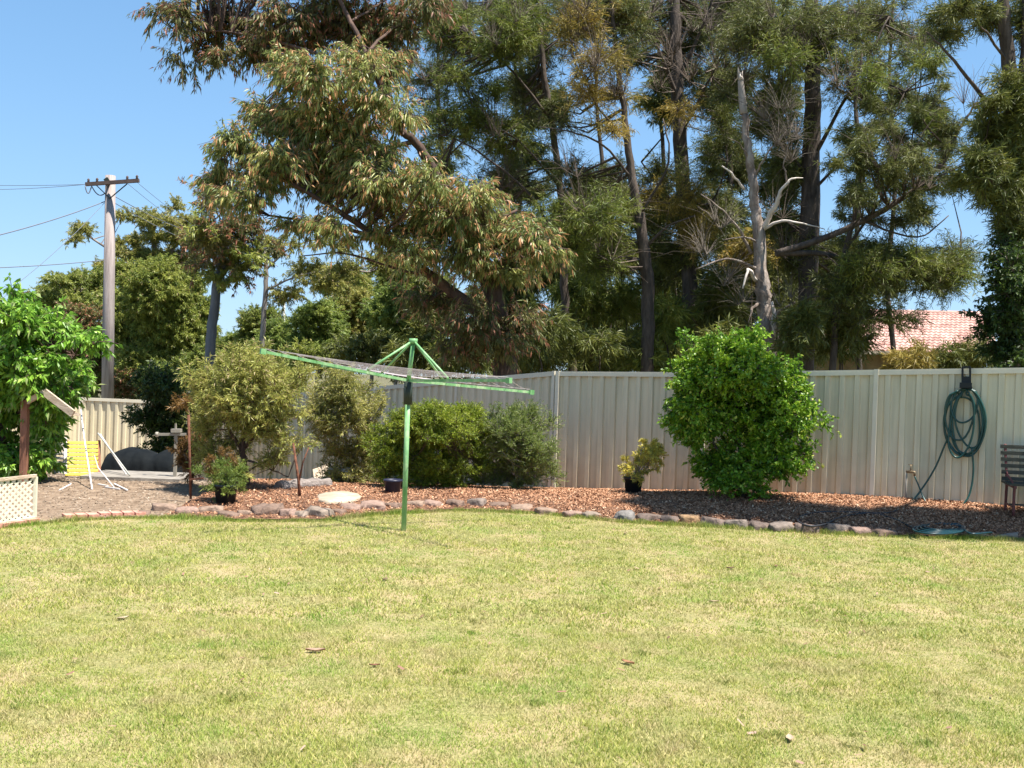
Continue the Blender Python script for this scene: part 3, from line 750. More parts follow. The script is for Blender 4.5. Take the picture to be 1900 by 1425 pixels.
# ------------------------------------------------------------------ clutter in the left yard
# timber frame: post and sloping beam
pb = H(50, 12.8); root = empty('trellis', pb, 'reddish timber post with a pale sloping board among the bright green leaves', 'timber frame')
MB().bar(pb, P(47, 742, 12.8), .08, .08, up=Vector((0, 1, 0))).build('post', M['timber_red'], root)
MB().bar(P(82, 727, 12.7), P(136, 768, 12.6), .03, .09).build('board', M['timber'], root)
MB().bar(P(47, 748, 12.8), P(82, 727, 12.7), .04, .06).build('rail', M['timber'], root)
MB().bar(P(125, 764, 12.65), P(148, 770, 12.7), .04, .04).build('rail', M['timber'], root)
# yellow slatted panel
def slats(name, px0, px1, pyt, pyb, d, n, mat, label, cat, lean=0.0, posts=None):
    a = P(px0, pyt, d + lean); b = P(px1, pyt, d + lean); c = P(px0, pyb, d); e = P(px1, pyb, d)
    root = empty(name, (c + e) / 2, label, cat)
    for k in range(n):
        t = (k + .5) / n; hh = (a - c).length / n * .62
        MB().bar(a.lerp(c, t), b.lerp(e, t), .02, hh, up=(a - c).normalized()).build('slat', mat, root)
    for (s, q) in ((a, c), (b, e)):
        w = Vector((0, .03, 0)); MB().bar(s + w, q + w, .05, .04).build('upright', posts or mat, root)
slats('pallet', 122, 182, 818, 884, 14.6, 9, M['yellow'], 'yellow slatted pallet leaning at the far left corner', 'slatted panel', .25, M['timber_red'])
slats('pallet', 99, 119, 812, 880, 14.3, 8, M['white_slat'], 'narrow off white slatted pallet beside the yellow one', 'slatted panel', .1)
slats('slatted_crate', 612, 645, 868, 905, 14.3, 4, M['grey_metal'], 'small grey slatted crate under the bottlebrush foliage', 'crate', 0, M['grey_metal'])
# leaning poles
def pole(pts, r, mat, name, label, cat='pole'):
    mb = MB(); mb.tube(pts, r, 8); tag(mb.build(name, mat, origin=pts[0]), label, cat)
pole([G(171, 912) + Vector((0, 0, .02)), P(155, 805, 13.6), P(150, 760, 14.2)], .010, M['white_pipe'], 'white_pipe', 'white pipe leaning upright in front of the yellow slatted panel')
pole([G(212, 908) + Vector((0, 0, .02)), P(182, 868, 13.2), P(175, 845, 13.8)], .007, M['white_slat'], 'thin_pole', 'thin pale stick leaning beside the white pipe', 'stick')
pole([H(246, 14.2) + Vector((0, 0, .09)), P(182, 804, 14.9)], .012, M['grey_metal'], 'metal_pole', 'grey metal pole slanting down right from the sunlit fence')
pole([H(240, 14.4) + Vector((0, 0, .09)), P(186, 806, 15.1)], .012, M['white_slat'], 'metal_pole', 'thinner pale pole slanting beside the grey metal one')
pole([G(110, 912) + Vector((0, 0, .015)), G(130, 902) + Vector((0, 0, .02)), G(142, 890) + Vector((0, 0, .015))], .009, M['white_pipe'], 'thin_pole', 'bent pale stick lying on the dirt below the yellow panel', 'stick')
for i, (a, b) in enumerate((((195, 908), (222, 912)), ((212, 902), (236, 914)), ((182, 903), (200, 906)))):
    A = G(*a) + Vector((0, 0, .03)); B = G(*b) + Vector((0, 0, .03))
    mb = MB(); mb.bar(A, B, .022, .012)
    tag(mb.build('timber_offcut', M['white_slat'], origin=A), ['pale offcut lying flat nearest the white pipe', 'pale offcut angled to the right on the dirt', 'short pale offcut left of the other two on the dirt'][i], 'offcut')
# added near-black mound standing in for the shade under the corner shrub
def shade_mound():
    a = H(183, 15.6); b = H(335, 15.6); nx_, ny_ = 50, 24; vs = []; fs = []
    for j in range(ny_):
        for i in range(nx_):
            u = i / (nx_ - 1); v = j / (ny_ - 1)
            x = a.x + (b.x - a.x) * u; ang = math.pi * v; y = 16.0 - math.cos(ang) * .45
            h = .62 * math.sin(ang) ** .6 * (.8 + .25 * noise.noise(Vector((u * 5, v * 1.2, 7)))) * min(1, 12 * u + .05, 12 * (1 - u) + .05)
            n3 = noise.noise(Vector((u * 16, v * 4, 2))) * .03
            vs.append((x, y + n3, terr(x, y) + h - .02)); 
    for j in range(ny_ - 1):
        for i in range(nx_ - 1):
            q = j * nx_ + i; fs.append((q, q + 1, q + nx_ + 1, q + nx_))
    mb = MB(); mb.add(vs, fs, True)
    tag(mb.build('shade_heap', M['shade_mound'], origin=(a + b) / 2), 'low near black mound standing in for shade before the far left fence', 'shade_mound')
shade_mound()
# T shaped stand
sb = H(330, 14.4); root = empty('metal_stand', sb, 'grey T shaped metal stand left of the rusty stake', 'stand')
MB().bar(sb, P(327, 806, 14.4), .04, .04, up=Vector((0, 1, 0))).build('upright', M['galv'], root)
MB().bar(P(291, 806, 14.4), P(345, 806, 14.4), .035, .035).tube([P(289, 806, 14.4), P(294, 806, 14.4)], .035, 8).build('crossbar', M['galv'], root)
MB().bar(P(319, 799, 14.4), P(336, 799, 14.4), .10, .05).bar(P(326, 796, 14.4), P(326, 786, 14.4), .02, .02).build('top_box', M['galv'], root)
# stakes
b1 = G(354, 934)
root = empty('steel_stake', b1, 'rusty steel stake standing at the left end of the mulch bed', 'stake')
MB().tube([b1, P(350, 770, b1.y)], .016, 6).build('shaft', M['rust'], root)
MB().bar(P(352, 890, b1.y), P(378, 887, b1.y), .02, .02).build('side_arm', M['rust'], root)
b2 = G(557, 934)
root = empty('forked_stake', b2, 'dark forked timber stake in the mulch beneath the bottlebrush', 'stake')
MB().tube([b2, P(554, 890, b2.y), P(544, 822, b2.y)], [.02, .018, .012], 7).build('shaft', M['rust'], root)
MB().tube([P(555, 892, b2.y), P(562, 858, b2.y), P(573, 830, b2.y)], [.013, .01, .006], 6).build('fork', M['rust'], root)
# planks leaning on the back fence
for i, (x0, y0, x1, y1) in enumerate(((598, 905, 586, 870), (604, 905, 592, 868), (612, 907, 604, 862))):
    p0 = H(x0, 14.8); p1 = P(x1, y1, 15.2); mb = MB(); mb.bar(p0, p1, .09 if i != 1 else .06, .02, up=Vector((0, -1, .2)))
    tag(mb.build('plank', M['timber'], origin=p0), ['tan plank leaning at left of the stack by the back fence', 'narrow tan plank leaning in the middle of the stack', 'tan plank leaning next to the grey crate'][i], 'plank', 'planks leaning by the back fence')

# ------------------------------------------------------------------ power pole and wires
DP = 35.0; pb = P(201, 742, DP); pb.z = terr(pb.x, pb.y); ptop = P(205, 326, DP)
root = empty('power_pole', pb, 'tall grey timber power pole with a crossarm behind the left corner fence', 'power pole')
MB().tube([pb, pb.lerp(ptop, .5), ptop], [.21, .19, .165], 16).build('shaft', M['pole_wood'], root)
ca = P(159, 342, DP - .3); cb = P(258, 335, DP - .3)
arm = MB().bar(ca, cb, .11, .12).build('crossarm', M['arm_wood'], root)
for px in (164, 180, 236, 254):
    q = ca.lerp(cb, (px - 159) / 99) + Vector((0, 0, .06))
    MB().lathe(q, [(.02, 0), (.05, .02), (.03, .05), (.05, .08), (.02, .13), (0, .13)], 10).build('insulator', M['arm_wood'], arm)
for px in (176, 236):
    MB().bar(P(px, 341, DP - .25), P(204, 368, DP - .2), .03, .03).build('brace', M['dark_metal'], root)
MB().bar(P(196, 331, DP - .2), P(202, 340, DP - .2), .08, .15).build('cap_bracket', M['dark_metal'], root)
def wire(pts, r, label, sag=0.3):
    out = []
    for i in range(len(pts) - 1):
        for s in range(16):
            t = s / 16; out.append(pts[i].lerp(pts[i + 1], t) - Vector((0, 0, sag * 4 * t * (1 - t))))
    out.append(pts[-1]); mb = MB(); mb.tube(out, r, 5)
    tag(mb.build('power_line', M['power_wire'], origin=pts[0]), label, 'power line', 'wires on the power pole')
wire([P(194, 374, DP), P(-160, 470, DP - 9)], .017, 'heaviest wire dropping to the left edge from below the crossarm', .15)
wire([P(164, 342, DP), P(-200, 336, DP + 8)], .009, 'faint level wire leaving the left end of the crossarm', .1)
wire([P(180, 340, DP), P(-200, 344, DP + 8)], .009, 'second faint wire leaving left just under the topmost', .2)
wire([P(194, 376, DP), P(40, 520, DP - 6), P(-40, 580, DP - 10)], .008, 'thin wire slanting steeply down left to the lime green tree', .1)
wire([P(200, 482, DP + 6), P(-180, 500, DP - 2)], .016, 'dark wire crossing level to the left edge halfway up the sky', .1)
wire([P(254, 338, DP), P(420, 455, DP + 14)], .008, 'thin wire running down right from the crossarm tip', .15)
wire([P(236, 340, DP), P(420, 470, DP + 14)], .008, 'thin wire running down right from inside the crossarm tip', .15)
wire([P(212, 364, DP), P(420, 450, DP + 14)], .013, 'upper of the two dark cables going right below the crossarm', .2)
wire([P(212, 376, DP), P(420, 470, DP + 14)], .013, 'lower of the two dark cables going right below the crossarm', .2)
wire([P(200, 352, DP), P(170, 345, DP - .3), P(158, 345, DP - .4)], .02, 'short jumper wire drooping under the left arm', .25)
# distant lamp pole
pb = H(527, 44); root = empty('street_light', pb, 'slender grey street light pole among distant trees left of centre', 'street light')
MB().tube([pb, P(527, 548, 44)], .06, 8).build('pole', M['grey_metal'], root)
MB().tube(catmull([P(527, 552, 44), P(527, 541, 43.8), P(533, 537, 43.4)], 4), .05, 8).bar(P(529, 536, 43.4), P(540, 538, 43.2), .22, .1).build('lamp_head', M['grey_metal'], root)

# ------------------------------------------------------------------ neighbour's house
def house():
    root = empty('neighbour_house', H(1700, 41), 'brick house with a pinkish tiled roof behind the fence at right', 'house')
    tile = mat_noise('roof_tile', [(0.3, (0.30, 0.15, 0.12)), (0.5, (0.46, 0.27, 0.22)), (0.7, (0.58, 0.39, 0.33))], 2.2, .85, .3, 14, detail=8)
    brick = mat_noise('house_brick', [(0.3, (0.15, 0.10, 0.045)), (0.7, (0.27, 0.19, 0.09))], 3, .9, .2)
    eL = P(1500, 648, 38.6); eR = P(1851, 657, 38.0); rL = P(1560, 577, 42.6); rR = P(1838, 583, 42.0)
    e2 = rL * 2 - eL; e3 = rR * 2 - eR; e2.z = eL.z; e3.z = eR.z
    mb = MB()
    for (a, b, c, d) in ((eL, eR, rR, rL), (e3, e2, rL, rR)):
        n = 15; nu = 34
        nr = (b - a).cross(d - a).normalized()
        if nr.z < 0: nr = -nr
        for k in range(n):
            t0 = k / n; t1 = (k + 1) / n + .012
            for i in range(nu):
                u0 = i / nu; u1 = (i + 1) / nu; um = (u0 + u1) / 2
                def q(u, t, o): return a.lerp(b, u).lerp(d.lerp(c, u), t) + nr * o
                vs = [q(u0, t0, .03), q(um, t0, .075), q(u1, t0, .03), q(u1, t1, 0), q(um, t1, .045), q(u0, t1, 0), q(u0, t0, -.0), q(u1, t0, -.0)]
                mb.add(vs, [(0, 1, 4, 5), (1, 2, 3, 4), (6, 0, 1, 2, 7)])
    roof = mb.build('roof', tile, root)
    MB().tube([rL, rR], .11, 8).build('ridge_cap', tile, roof)
    MB().bar(eL - Vector((0, .05, .06)), eR - Vector((0, .05, .06)), .12, .14).build('gutter', M['timber'], root)
    y0 = eL.y + .6; 
    wl = Vector((eL.x + .5, y0, 0)); wr = Vector((eR.x - .4, eR.y + .6, 0)); bk = Vector((0, 6.8, 0))
    mb = MB(); zt = eL.z - .1
    P8 = [wl, wr, wr + bk, wl + bk]
    mb.hexa([Vector((p.x, p.y, -1.6)) for p in P8] + [Vector((p.x, p.y, zt)) for p in P8]); wall = mb.build('wall', brick, root)
    for u in (.28, .62):
        c = wl.lerp(wr, u); c.z = 1.5; dx = (wr - wl).normalized()
        fr = MB().bar(c - dx * .8 + Vector((0, -.03, 0)), c + dx * .8 + Vector((0, -.03, 0)), .08, 1.2).build('window', M['white_slat'], root)
        gl = MB().bar(c - dx * .72 + Vector((0, -.08, 0)), c + dx * .72 + Vector((0, -.08, 0)), .02, 1.04).build('pane', M['dark_metal'], fr)
    # gable infill
    g0 = eR + Vector((-.5, .6, -.1)); g1 = e3 + Vector((-.5, -.6, -.1)); g2 = rR + Vector((-.5, 0, -.15))
    MB().add([g0, g1, g2, g0 - Vector((.2, 0, 0)), g1 - Vector((.2, 0, 0)), g2 - Vector((.2, 0, 0))], [(0, 1, 2), (3, 5, 4), (0, 2, 5, 3), (1, 4, 5, 2)]).build('gable', brick, root)
house()

# ------------------------------------------------------------------ foliage engine
def unit(a): return a / np.maximum(1e-9, np.linalg.norm(a, axis=1))[:, None]
def tri_twigs(A, B, C, r0, r1):
    """batch of 3-point, 3-sided twigs -> V, F(quads)"""
    n = len(A); d = unit(C - A); ref = np.zeros_like(d); ref[:, 0] = 1.0; k = np.abs(d[:, 0]) > .8; ref[k] = (0, 1, 0)
    s = unit(np.cross(d, ref)); u = np.cross(d, s); V = np.zeros((n, 3, 3, 3))
    for j, (P_, r) in enumerate(((A, r0), (B, (np.asarray(r0) + np.asarray(r1)) / 2), (C, r1))):
        r = np.broadcast_to(np.asarray(r, dtype=float), (n,))[:, None]
        for k in range(3):
            an = 2 * math.pi * k / 3; V[:, j, k] = P_ + (s * math.cos(an) + u * math.sin(an)) * r
    base = (np.arange(n) * 9)[:, None]; pat = []
    for j in range(2):
        for k in range(3):
            k2 = (k + 1) % 3; pat.append([j * 3 + k, j * 3 + k2, (j + 1) * 3 + k2, (j + 1) * 3 + k])
    F = (base[:, :, None] + np.array(pat)[None]).reshape(-1, 4)
    return V.reshape(-1, 3), F

STY = {
 'gum':    dict(sub=.48, tw=9, lf=22, L=(.08, .15), W=(.016, .028), spread=.55, droop=1.1, up=.25, fold=.2, wide=.4),
 'gumfar': dict(sub=.9, tw=11, lf=44, L=(.08, .17), W=(.022, .042), spread=.9, droop=.5, up=.35, fold=.2, wide=.4),
 'needle': dict(sub=.58, tw=15, lf=26, L=(.07, .18), W=(.009, .016), spread=1.0, droop=.25, up=.3, fold=0, wide=.5),
 'needlefar': dict(sub=.75, tw=12, lf=30, L=(.12, .26), W=(.014, .026), spread=.9, droop=.3, up=.3, fold=0, wide=.5),
 'bush':   dict(sub=.34, tw=9, lf=22, L=(.05, .10), W=(.022, .04), spread=.9, droop=.25, up=.3, fold=.3, wide=.45),
 'glossy': dict(sub=.22, tw=9, lf=16, L=(.035, .07), W=(.020, .035), spread=.8, droop=.1, up=.45, fold=.35, wide=.5),
 'fine':   dict(sub=.17, tw=11, lf=22, L=(.025, .05), W=(.006, .011), spread=.7, droop=.0, up=.55, fold=.2, wide=.5),
 'spike':  dict(sub=.20, tw=9, lf=24, L=(.03, .06), W=(.005, .009), spread=.6, droop=-.2, up=1.1, fold=.2, wide=.5),
 'brush':  dict(sub=.24, tw=9, lf=22, L=(.04, .085), W=(.008, .015), spread=.8, droop=.0, up=.5, fold=.2, wide=.45),
 'lime':   dict(sub=.30, tw=8, lf=18, L=(.07, .13), W=(.03, .052), spread=.7, droop=.7, up=.3, fold=.3, wide=.4),
 'twiggy': dict(sub=1.25, tw=15, lf=0, L=(.1, .1), W=(.01, .01), spread=.5, droop=0.9, up=1.7, fold=0, wide=.5),
}
EX = {'fine': 1.12, 'spike': 1.25, 'glossy': .97, 'gum': 1.06, 'gumfar': 1.12, 'needle': 1.08, 'needlefar': 1.12, 'brush': 1.2, 'lime': 1.05}
DM = {'gum': 5.5, 'gumfar': 2.3, 'needle': 3.5, 'needlefar': 1.9, 'bush': 2.8, 'glossy': 3.0, 'fine': 2.3, 'spike': 3.4, 'brush': 3.8, 'lime': 4.0, 'twiggy': 1.3}
def crown(name, blobs, style, mat, parent, seed, skel=None, wood=None, dens=1.0, twig_r=.006, subscale=1.0, twigs=True, branch_r=.02, keep=None):
    """blobs: (px,py,rx,ry,depth[,n]) ellipsoids in picture terms placed at a real distance. Returns crown object."""
    st = STY[style]; r = rs(seed); SC = []; SR = []; ctrs = []
    for b in blobs:
        px, py, rx, ry, d = b[:5]; c = np.array(P(px, py, d)); ax = rx / 1900 * d; az = ry / 1900 * d; ax *= EX.get(style, 1); az *= EX.get(style, 1); ay = b[6] if len(b) > 6 else (ax + az) / 2
        s = st['sub'] * subscale
        n = b[5] if len(b) > 5 and b[5] else max(3, int(dens * DM[style] * 2.6 * (ax * ay * az) / (s ** 3) ** 1.0 + dens * 1.6 * (ax * az) / s ** 2))
        q = unit(r.normal(size=(n, 3))) * (r.uniform(0.05, 1, n) ** .45)[:, None]
        shr = np.array([max(.2, ax - s * .55), max(.2, ay - s * .5), max(.12, az - s * .55)])
        SC.append(c + q * shr); SR.append(np.full(n, s) * r.uniform(.7, 1.25, n)); ctrs.append(np.repeat(c[None], n, 0))
    SC = np.concatenate(SC); SR = np.concatenate(SR); ctrs = np.concatenate(ctrs)
    if keep is not None:
        k = keep(SC); SC = SC[k]; SR = SR[k]; ctrs = ctrs[k]
    n = len(SC); tint = r.uniform(0, 1, n); T = st['tw']
    # twigs
    dirs = r.normal(size=(n, T, 3)); dirs[:, :, 2] = dirs[:, :, 2] * .75 + st['up']
    out = unit(SC - ctrs); dirs += out[:, None] * .5
    dirs = dirs / np.linalg.norm(dirs, axis=2)[:, :, None]
    ln = r.uniform(.55, 1.05, (n, T)) * SR[:, None]
    A = np.repeat(SC[:, None], T, 1); C = A + dirs * ln[:, :, None]; C[:, :, 2] -= st['droop'] * .18 * ln
    B = (A + C) / 2; B[:, :, 2] += .10 * ln
    A = A.reshape(-1, 3); B = B.reshape(-1, 3); C = C.reshape(-1, 3)
    objs = []
    WV = []; WF = []; off = 0
    if twigs:
        v, f = tri_twigs(A, B, C, twig_r, twig_r * .4); WV.append(v); WF.append(f); off += len(v)
    if skel is not None and len(skel):
        sk = np.array([tuple(p) for p in skel])
        dd = ((SC[:, None] - sk[None]) ** 2).sum(2) + 2.5 * np.maximum(0, sk[None, :, 2] - SC[:, None, 2]) ** 2
        j = dd.argmin(1); S0 = sk[j]; mid = S0 * .45 + SC * .55; ln0 = np.linalg.norm(SC - S0, axis=1)
        mid[:, 2] += -.08 * ln0; mid += r.normal(size=mid.shape) * (.07 * ln0)[:, None]
        v, f = tri_twigs(S0, mid, SC, branch_r * np.clip(ln0, .3, 2.0), twig_r * 1.2); WV.append(v); WF.append(f + off); off += len(v)
    if WV:
        np_mesh('branches', np.concatenate(WV), np.concatenate(WF), wood or M['bark_dark'], parent)
    Lf = st['lf']
    if Lf:
        N = n * T; m = N * Lf
        t = r.uniform(.12, 1, (N, Lf)); tt = t[:, :, None]
        Pn = (1 - tt) ** 2 * A[:, None] + 2 * tt * (1 - tt) * B[:, None] + tt ** 2 * C[:, None]
        D = unit(C - B)[:, None] * .9 + r.normal(size=(N, Lf, 3)) * st['spread']
        D[:, :, 2] -= st['droop']
        Pn = Pn.reshape(-1, 3) + r.normal(size=(m, 3)) * .02 * SR.mean(); D = unit(D.reshape(-1, 3))
        L = r.uniform(*st['L'], m)[:, None]; W = r.uniform(*st['W'], m)[:, None]
        sd = unit(np.cross(D, r.normal(size=(m, 3)))); nr = np.cross(D, sd)
        mid = Pn + D * L * st['wide'] ; tipp = Pn + D * L
        tipp[:, 2] -= (L[:, 0] * .12)
        l = mid + sd * W / 2 + nr * W * st['fold'] * .5; rr_ = mid - sd * W / 2 + nr * W * st['fold'] * .5
        V = np.stack([Pn, l, tipp, rr_], 1).reshape(-1, 3)
        b4 = (np.arange(m) * 4)[:, None]
        F = np.concatenate([b4 + np.array([[0, 2, 1]]), b4 + np.array([[0, 3, 2]])], 1).reshape(-1, 3)
        at = {'rnd': np.repeat(r.uniform(0, 1, m), 4), 'tint': np.repeat(np.repeat(tint, T * Lf), 4), 'tip': np.repeat(t.ravel(), 4)}
        return np_mesh(name, V, F, mat, parent, attrs=at)

def limb(mb, pts, skel, n=10, ground=True, jit=0.0, seed=1):
    """pts: (px,py,d,width px); adds a tapered limb, records skeleton points"""
    q = [(P(a, b, d), w / 2 / 1900 * d) for a, b, d, w in pts]
    if ground:
        p, w = q[0]; g = Vector((p.x, p.y, terr(p.x, p.y) - .1)); q = [(g, w * 1.25)] + q
    c = catmull([x[0] for x in q], 5); rads = []
    for i in range(len(q) - 1):
        for k in range(5): rads.append(q[i][1] + (q[i + 1][1] - q[i][1]) * k / 5)
    rads.append(q[-1][1])
    rr = random.Random(seed)
    if jit:
        c = [c[0]] + [p + Vector((rr.uniform(-1, 1), rr.uniform(-1, 1), 0)) * jit for p in c[1:-1]] + [c[-1]]
    mb.tube(c, rads, n); skel += c[5 if ground else 1:]
    return c

exec_trees = []
def tree(name, label, cat, basept, limbs, crowns, wood, group=None, seed=1, branch_r=.02, twig_r=.006, jit=.02):
    b = H(basept[0], basept[1]); root = empty(name, b, label, cat, group); skel = []; mb = MB(); mb2 = MB(); has2 = False
    for i, l in enumerate(limbs):
        if i == 0: limb(mb, l, skel, 12, True, jit, seed)
        else: limb(mb2, l, skel, 8, False, jit, seed + i); has2 = True
    if limbs:
        mb.build('trunk', M[wood], root)
        if has2: mb2.build('limbs', M[wood], root)
    for k, (style, mat, blobs, kw) in enumerate(crowns):
        kk = dict(skel=skel or [b + Vector((0, 0, .15))], wood=M[wood], branch_r=branch_r, twig_r=twig_r); kk.update(kw)
        crown('crown', blobs, style, M[mat], root, seed * 17 + k, **kk)
    return root
def bl(lst, d, dd=0): return [(a, b, c, e, d + (dd * ((i * 37 % 11) / 10 - .5))) for i, (a, b, c, e) in enumerate(lst)]

# big gum in the middle-left
tree('gum_tree', 'large gum tree with drooping olive and orange tipped leaves leaning out over the left sky', 'tree', (935, 17.5),
 [[(938, 690, 17.5, 46), (926, 610, 17.5, 42), (915, 545, 17.4, 36), (890, 490, 17.3, 28), (850, 420, 17.2, 24), (810, 330, 17.2, 20), (770, 262, 17, 16), (733, 232, 16.9, 14), (700, 140, 17, 11), (650, 40, 17.3, 8), (600, -60, 17.6, 5)],
  [(926, 620, 17.5, 26), (870, 565, 17.2, 22), (800, 512, 17, 18), (700, 440, 16.6, 13), (600, 375, 16.3, 9), (520, 330, 16.2, 6), (450, 310, 16.2, 4)],
  [(700, 440, 16.6, 8), (600, 415, 16.5, 6), (500, 400, 16.5, 4)],
  [(770, 262, 17, 10), (700, 270, 16.8, 7), (600, 200, 16.5, 5), (520, 160, 16.5, 3)],
  [(700, 140, 17, 7), (560, 90, 17.6, 6), (430, 60, 18, 4), (330, 60, 18, 2.5)],
  [(890, 490, 17.3, 14), (920, 420, 17, 9), (960, 390, 17, 5)],
  [(680, 100, 17.1, 7), (720, 60, 17.8, 5), (770, 30, 18.2, 3.5), (820, 0, 18.4, 2)], [(650, 40, 17.3, 5), (700, 10, 17.9, 4), (760, -30, 18.2, 2)], [(700, 140, 17, 5), (690, 95, 17.8, 4), (640, 60, 18.2, 2.5)], [(560, 90, 17.6, 5), (500, 90, 17.9, 3), (440, 110, 18, 2)],
  [(800, 512, 17, 7), (740, 500, 17, 5), (640, 470, 17.1, 3.5), (560, 475, 17.2, 2)]],
 [('gum', 'gum', bl([(600,150,85,60),(530,125,55,45),(665,110,50,45),(700,190,60,45),(600,230,105,55),(490,205,55,45),(430,275,60,50),(405,340,40,50),(560,300,100,40),(690,290,75,40),(650,350,80,25),(450,370,60,35),(740,210,40,40)], 16.4, 1.0), dict(dens=.75)),
  ('gum', 'gum', bl([(880,365,60,45),(820,405,70,45),(925,420,85,55),(980,450,55,55),(850,470,85,45),(930,500,80,40),(1020,450,25,40),(760,420,50,35)], 16.6, 1.0), dict(dens=.8)),
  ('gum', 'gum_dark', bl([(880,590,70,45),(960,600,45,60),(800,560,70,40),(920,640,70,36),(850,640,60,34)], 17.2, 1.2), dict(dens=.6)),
  ('gum', 'gum', bl([(640,420,60,36),(560,420,60,30),(720,380,60,50),(760,330,40,50),(700,440,70,36),(620,300,80,50),(480,340,50,50),(540,220,60,50),(720,120,50,50),(770,470,60,40),(600,330,90,50),(700,330,60,60),(790,350,46,50),(830,420,50,50)], 16.5, 1.2), dict(dens=.62)),
  ('gum', 'gum', bl([(800,330,36,44),(745,215,34,34),(840,400,50,40),(690,140,40,40),(520,300,60,50),(640,250,70,50)], 15.9, .6), dict(dens=.5)),
  ('gum', 'gum_dark', bl([(335,35,45,50),(345,110,28,35),(420,45,65,50),(520,35,75,50),(620,25,75,50),(710,40,55,45),(425,105,50,30),(565,80,60,35),(380,85,40,35),(300,20,22,30),(450,-60,140,50),(650,-60,120,50),(745,50,50,60),(690,80,60,50),(790,15,50,50),(480,80,70,50),(640,60,70,50)], 18.2, 1.0), dict(dens=.6)),  # upper crown darker: its shade side is put into the leaf colour
  ], 'bark_red', seed=3)

# tall gum with blue grey trunk
tree('gum_tree', 'slim gum with bluish grey trunk and dark hanging crown left of the leaning gum', 'tree', (390, 26),
 [[(388, 675, 26, 19), (396, 590, 26, 18), (404, 520, 26, 16), (420, 440, 26, 12), (430, 360, 26, 8), (430, 300, 26, 4)], [(404, 520, 26, 9), (450, 470, 26, 6), (500, 460, 26, 3)], [(410, 500, 26, 8), (375, 430, 26, 5), (380, 350, 26, 3)]],
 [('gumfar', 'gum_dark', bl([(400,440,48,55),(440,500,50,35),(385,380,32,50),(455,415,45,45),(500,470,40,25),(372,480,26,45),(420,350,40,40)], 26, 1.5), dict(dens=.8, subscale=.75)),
  ('gumfar', 'olive', bl([(390,430,40,45),(450,480,50,35),(410,520,50,25)], 25.5, 1), dict(dens=.5, subscale=.7))], 'bark_blue', seed=5)
tree('gum_tree', 'distant gum with a straight pale trunk right of the blue grey one', 'tree', (488, 34),
 [[(486, 650, 34, 10), (491, 560, 34, 9), (494, 500, 34, 8), (488, 450, 34, 5), (470, 400, 34, 3)], [(494, 500, 34, 5), (540, 460, 34, 3), (600, 440, 34, 2)], [(491, 540, 34, 4), (560, 510, 34, 3), (640, 500, 34, 2)]],
 [('gumfar', 'gum_far', bl([(520,455,45,22),(580,425,45,18),(560,500,50,22),(620,455,45,18),(640,505,45,22),(700,490,45,25),(600,530,50,20),(530,545,35,25)], 34, 2), dict(dens=.8, subscale=.7))], 'bark_grey', seed=6)

# flat topped gums on the left skyline
tree('gum_tree', 'flat topped spreading gum behind the power pole on the left skyline', 'tree', (300, 46),
 [[(300, 700, 46, 20), (298, 560, 46, 16), (290, 480, 46, 12), (280, 420, 46, 7)], [(295, 520, 46, 9), (230, 480, 46, 6), (160, 435, 46, 3)], [(292, 500, 46, 8), (340, 440, 46, 4)], [(297, 560, 46, 9), (200, 540, 46, 6), (120, 525, 46, 3)]],
 [('gumfar', 'gum_far', bl([(160,428,26,11),(138,440,18,9),(255,402,44,11),(300,412,50,13),(345,410,30,14),(324,385,8,15),(300,440,60,14),(240,452,36,10),(345,445,40,18),(260,475,60,14),(330,480,50,20),(200,490,36,12)], 46, 2.5), dict(dens=1.1, subscale=.62)),
  ('gumfar', 'olive', bl([(120,520,50,16),(175,520,50,22),(110,548,55,20),(170,560,70,30),(240,510,60,25),(300,520,70,25),(80,560,50,25)], 44, 2.5), dict(dens=.9, subscale=.62))], 'bark_grey', seed=7)
tree('broad_tree', 'dense rounded olive green tree right behind the power pole', 'tree', (280, 39),
 [[(282, 740, 39, 14), (280, 640, 39, 10), (285, 560, 39, 6)]],
 [('gumfar', 'olive', bl([(285,540,62,50),(310,600,58,60),(245,620,48,60),(300,500,40,30),(355,625,42,66),(340,530,40,44),(270,680,70,40),(370,590,34,40),(225,560,36,40)], 39, 2), dict(dens=.9, subscale=.55))], 'bark_dark', seed=8)
tree('broad_tree', 'brownish shaded tree left of the power pole base', 'tree', (150, 40),
 [[(150, 740, 40, 10), (150, 640, 40, 7)]],
 [('gumfar', 'gum_dark', bl([(140,600,50,40),(175,640,36,50),(160,700,50,40),(90,640,50,50)], 40, 2), dict(dens=.8, subscale=.6))], 'bark_dark', seed=9)
tree('shrub', 'dark green shrub overhanging the far left fence', 'shrub', (295, 21.5),
 [[(298, 850, 21.5, 8), (296, 790, 21.5, 6), (300, 740, 21.5, 4)]],
 [('bush', 'darkleaf', bl([(305,730,50,55),(275,700,32,30),(330,780,45,50),(280,780,36,40),(310,840,50,40),(350,730,34,50),(345,830,34,44)], 20.5, 1.2), dict(dens=1.3, subscale=1.1)),
  ('bush', 'midgreen', bl([(268,712,22,18),(300,695,30,20)], 20.6, .4), dict(dens=.6, subscale=1.2))], 'bark_dark', seed=10)

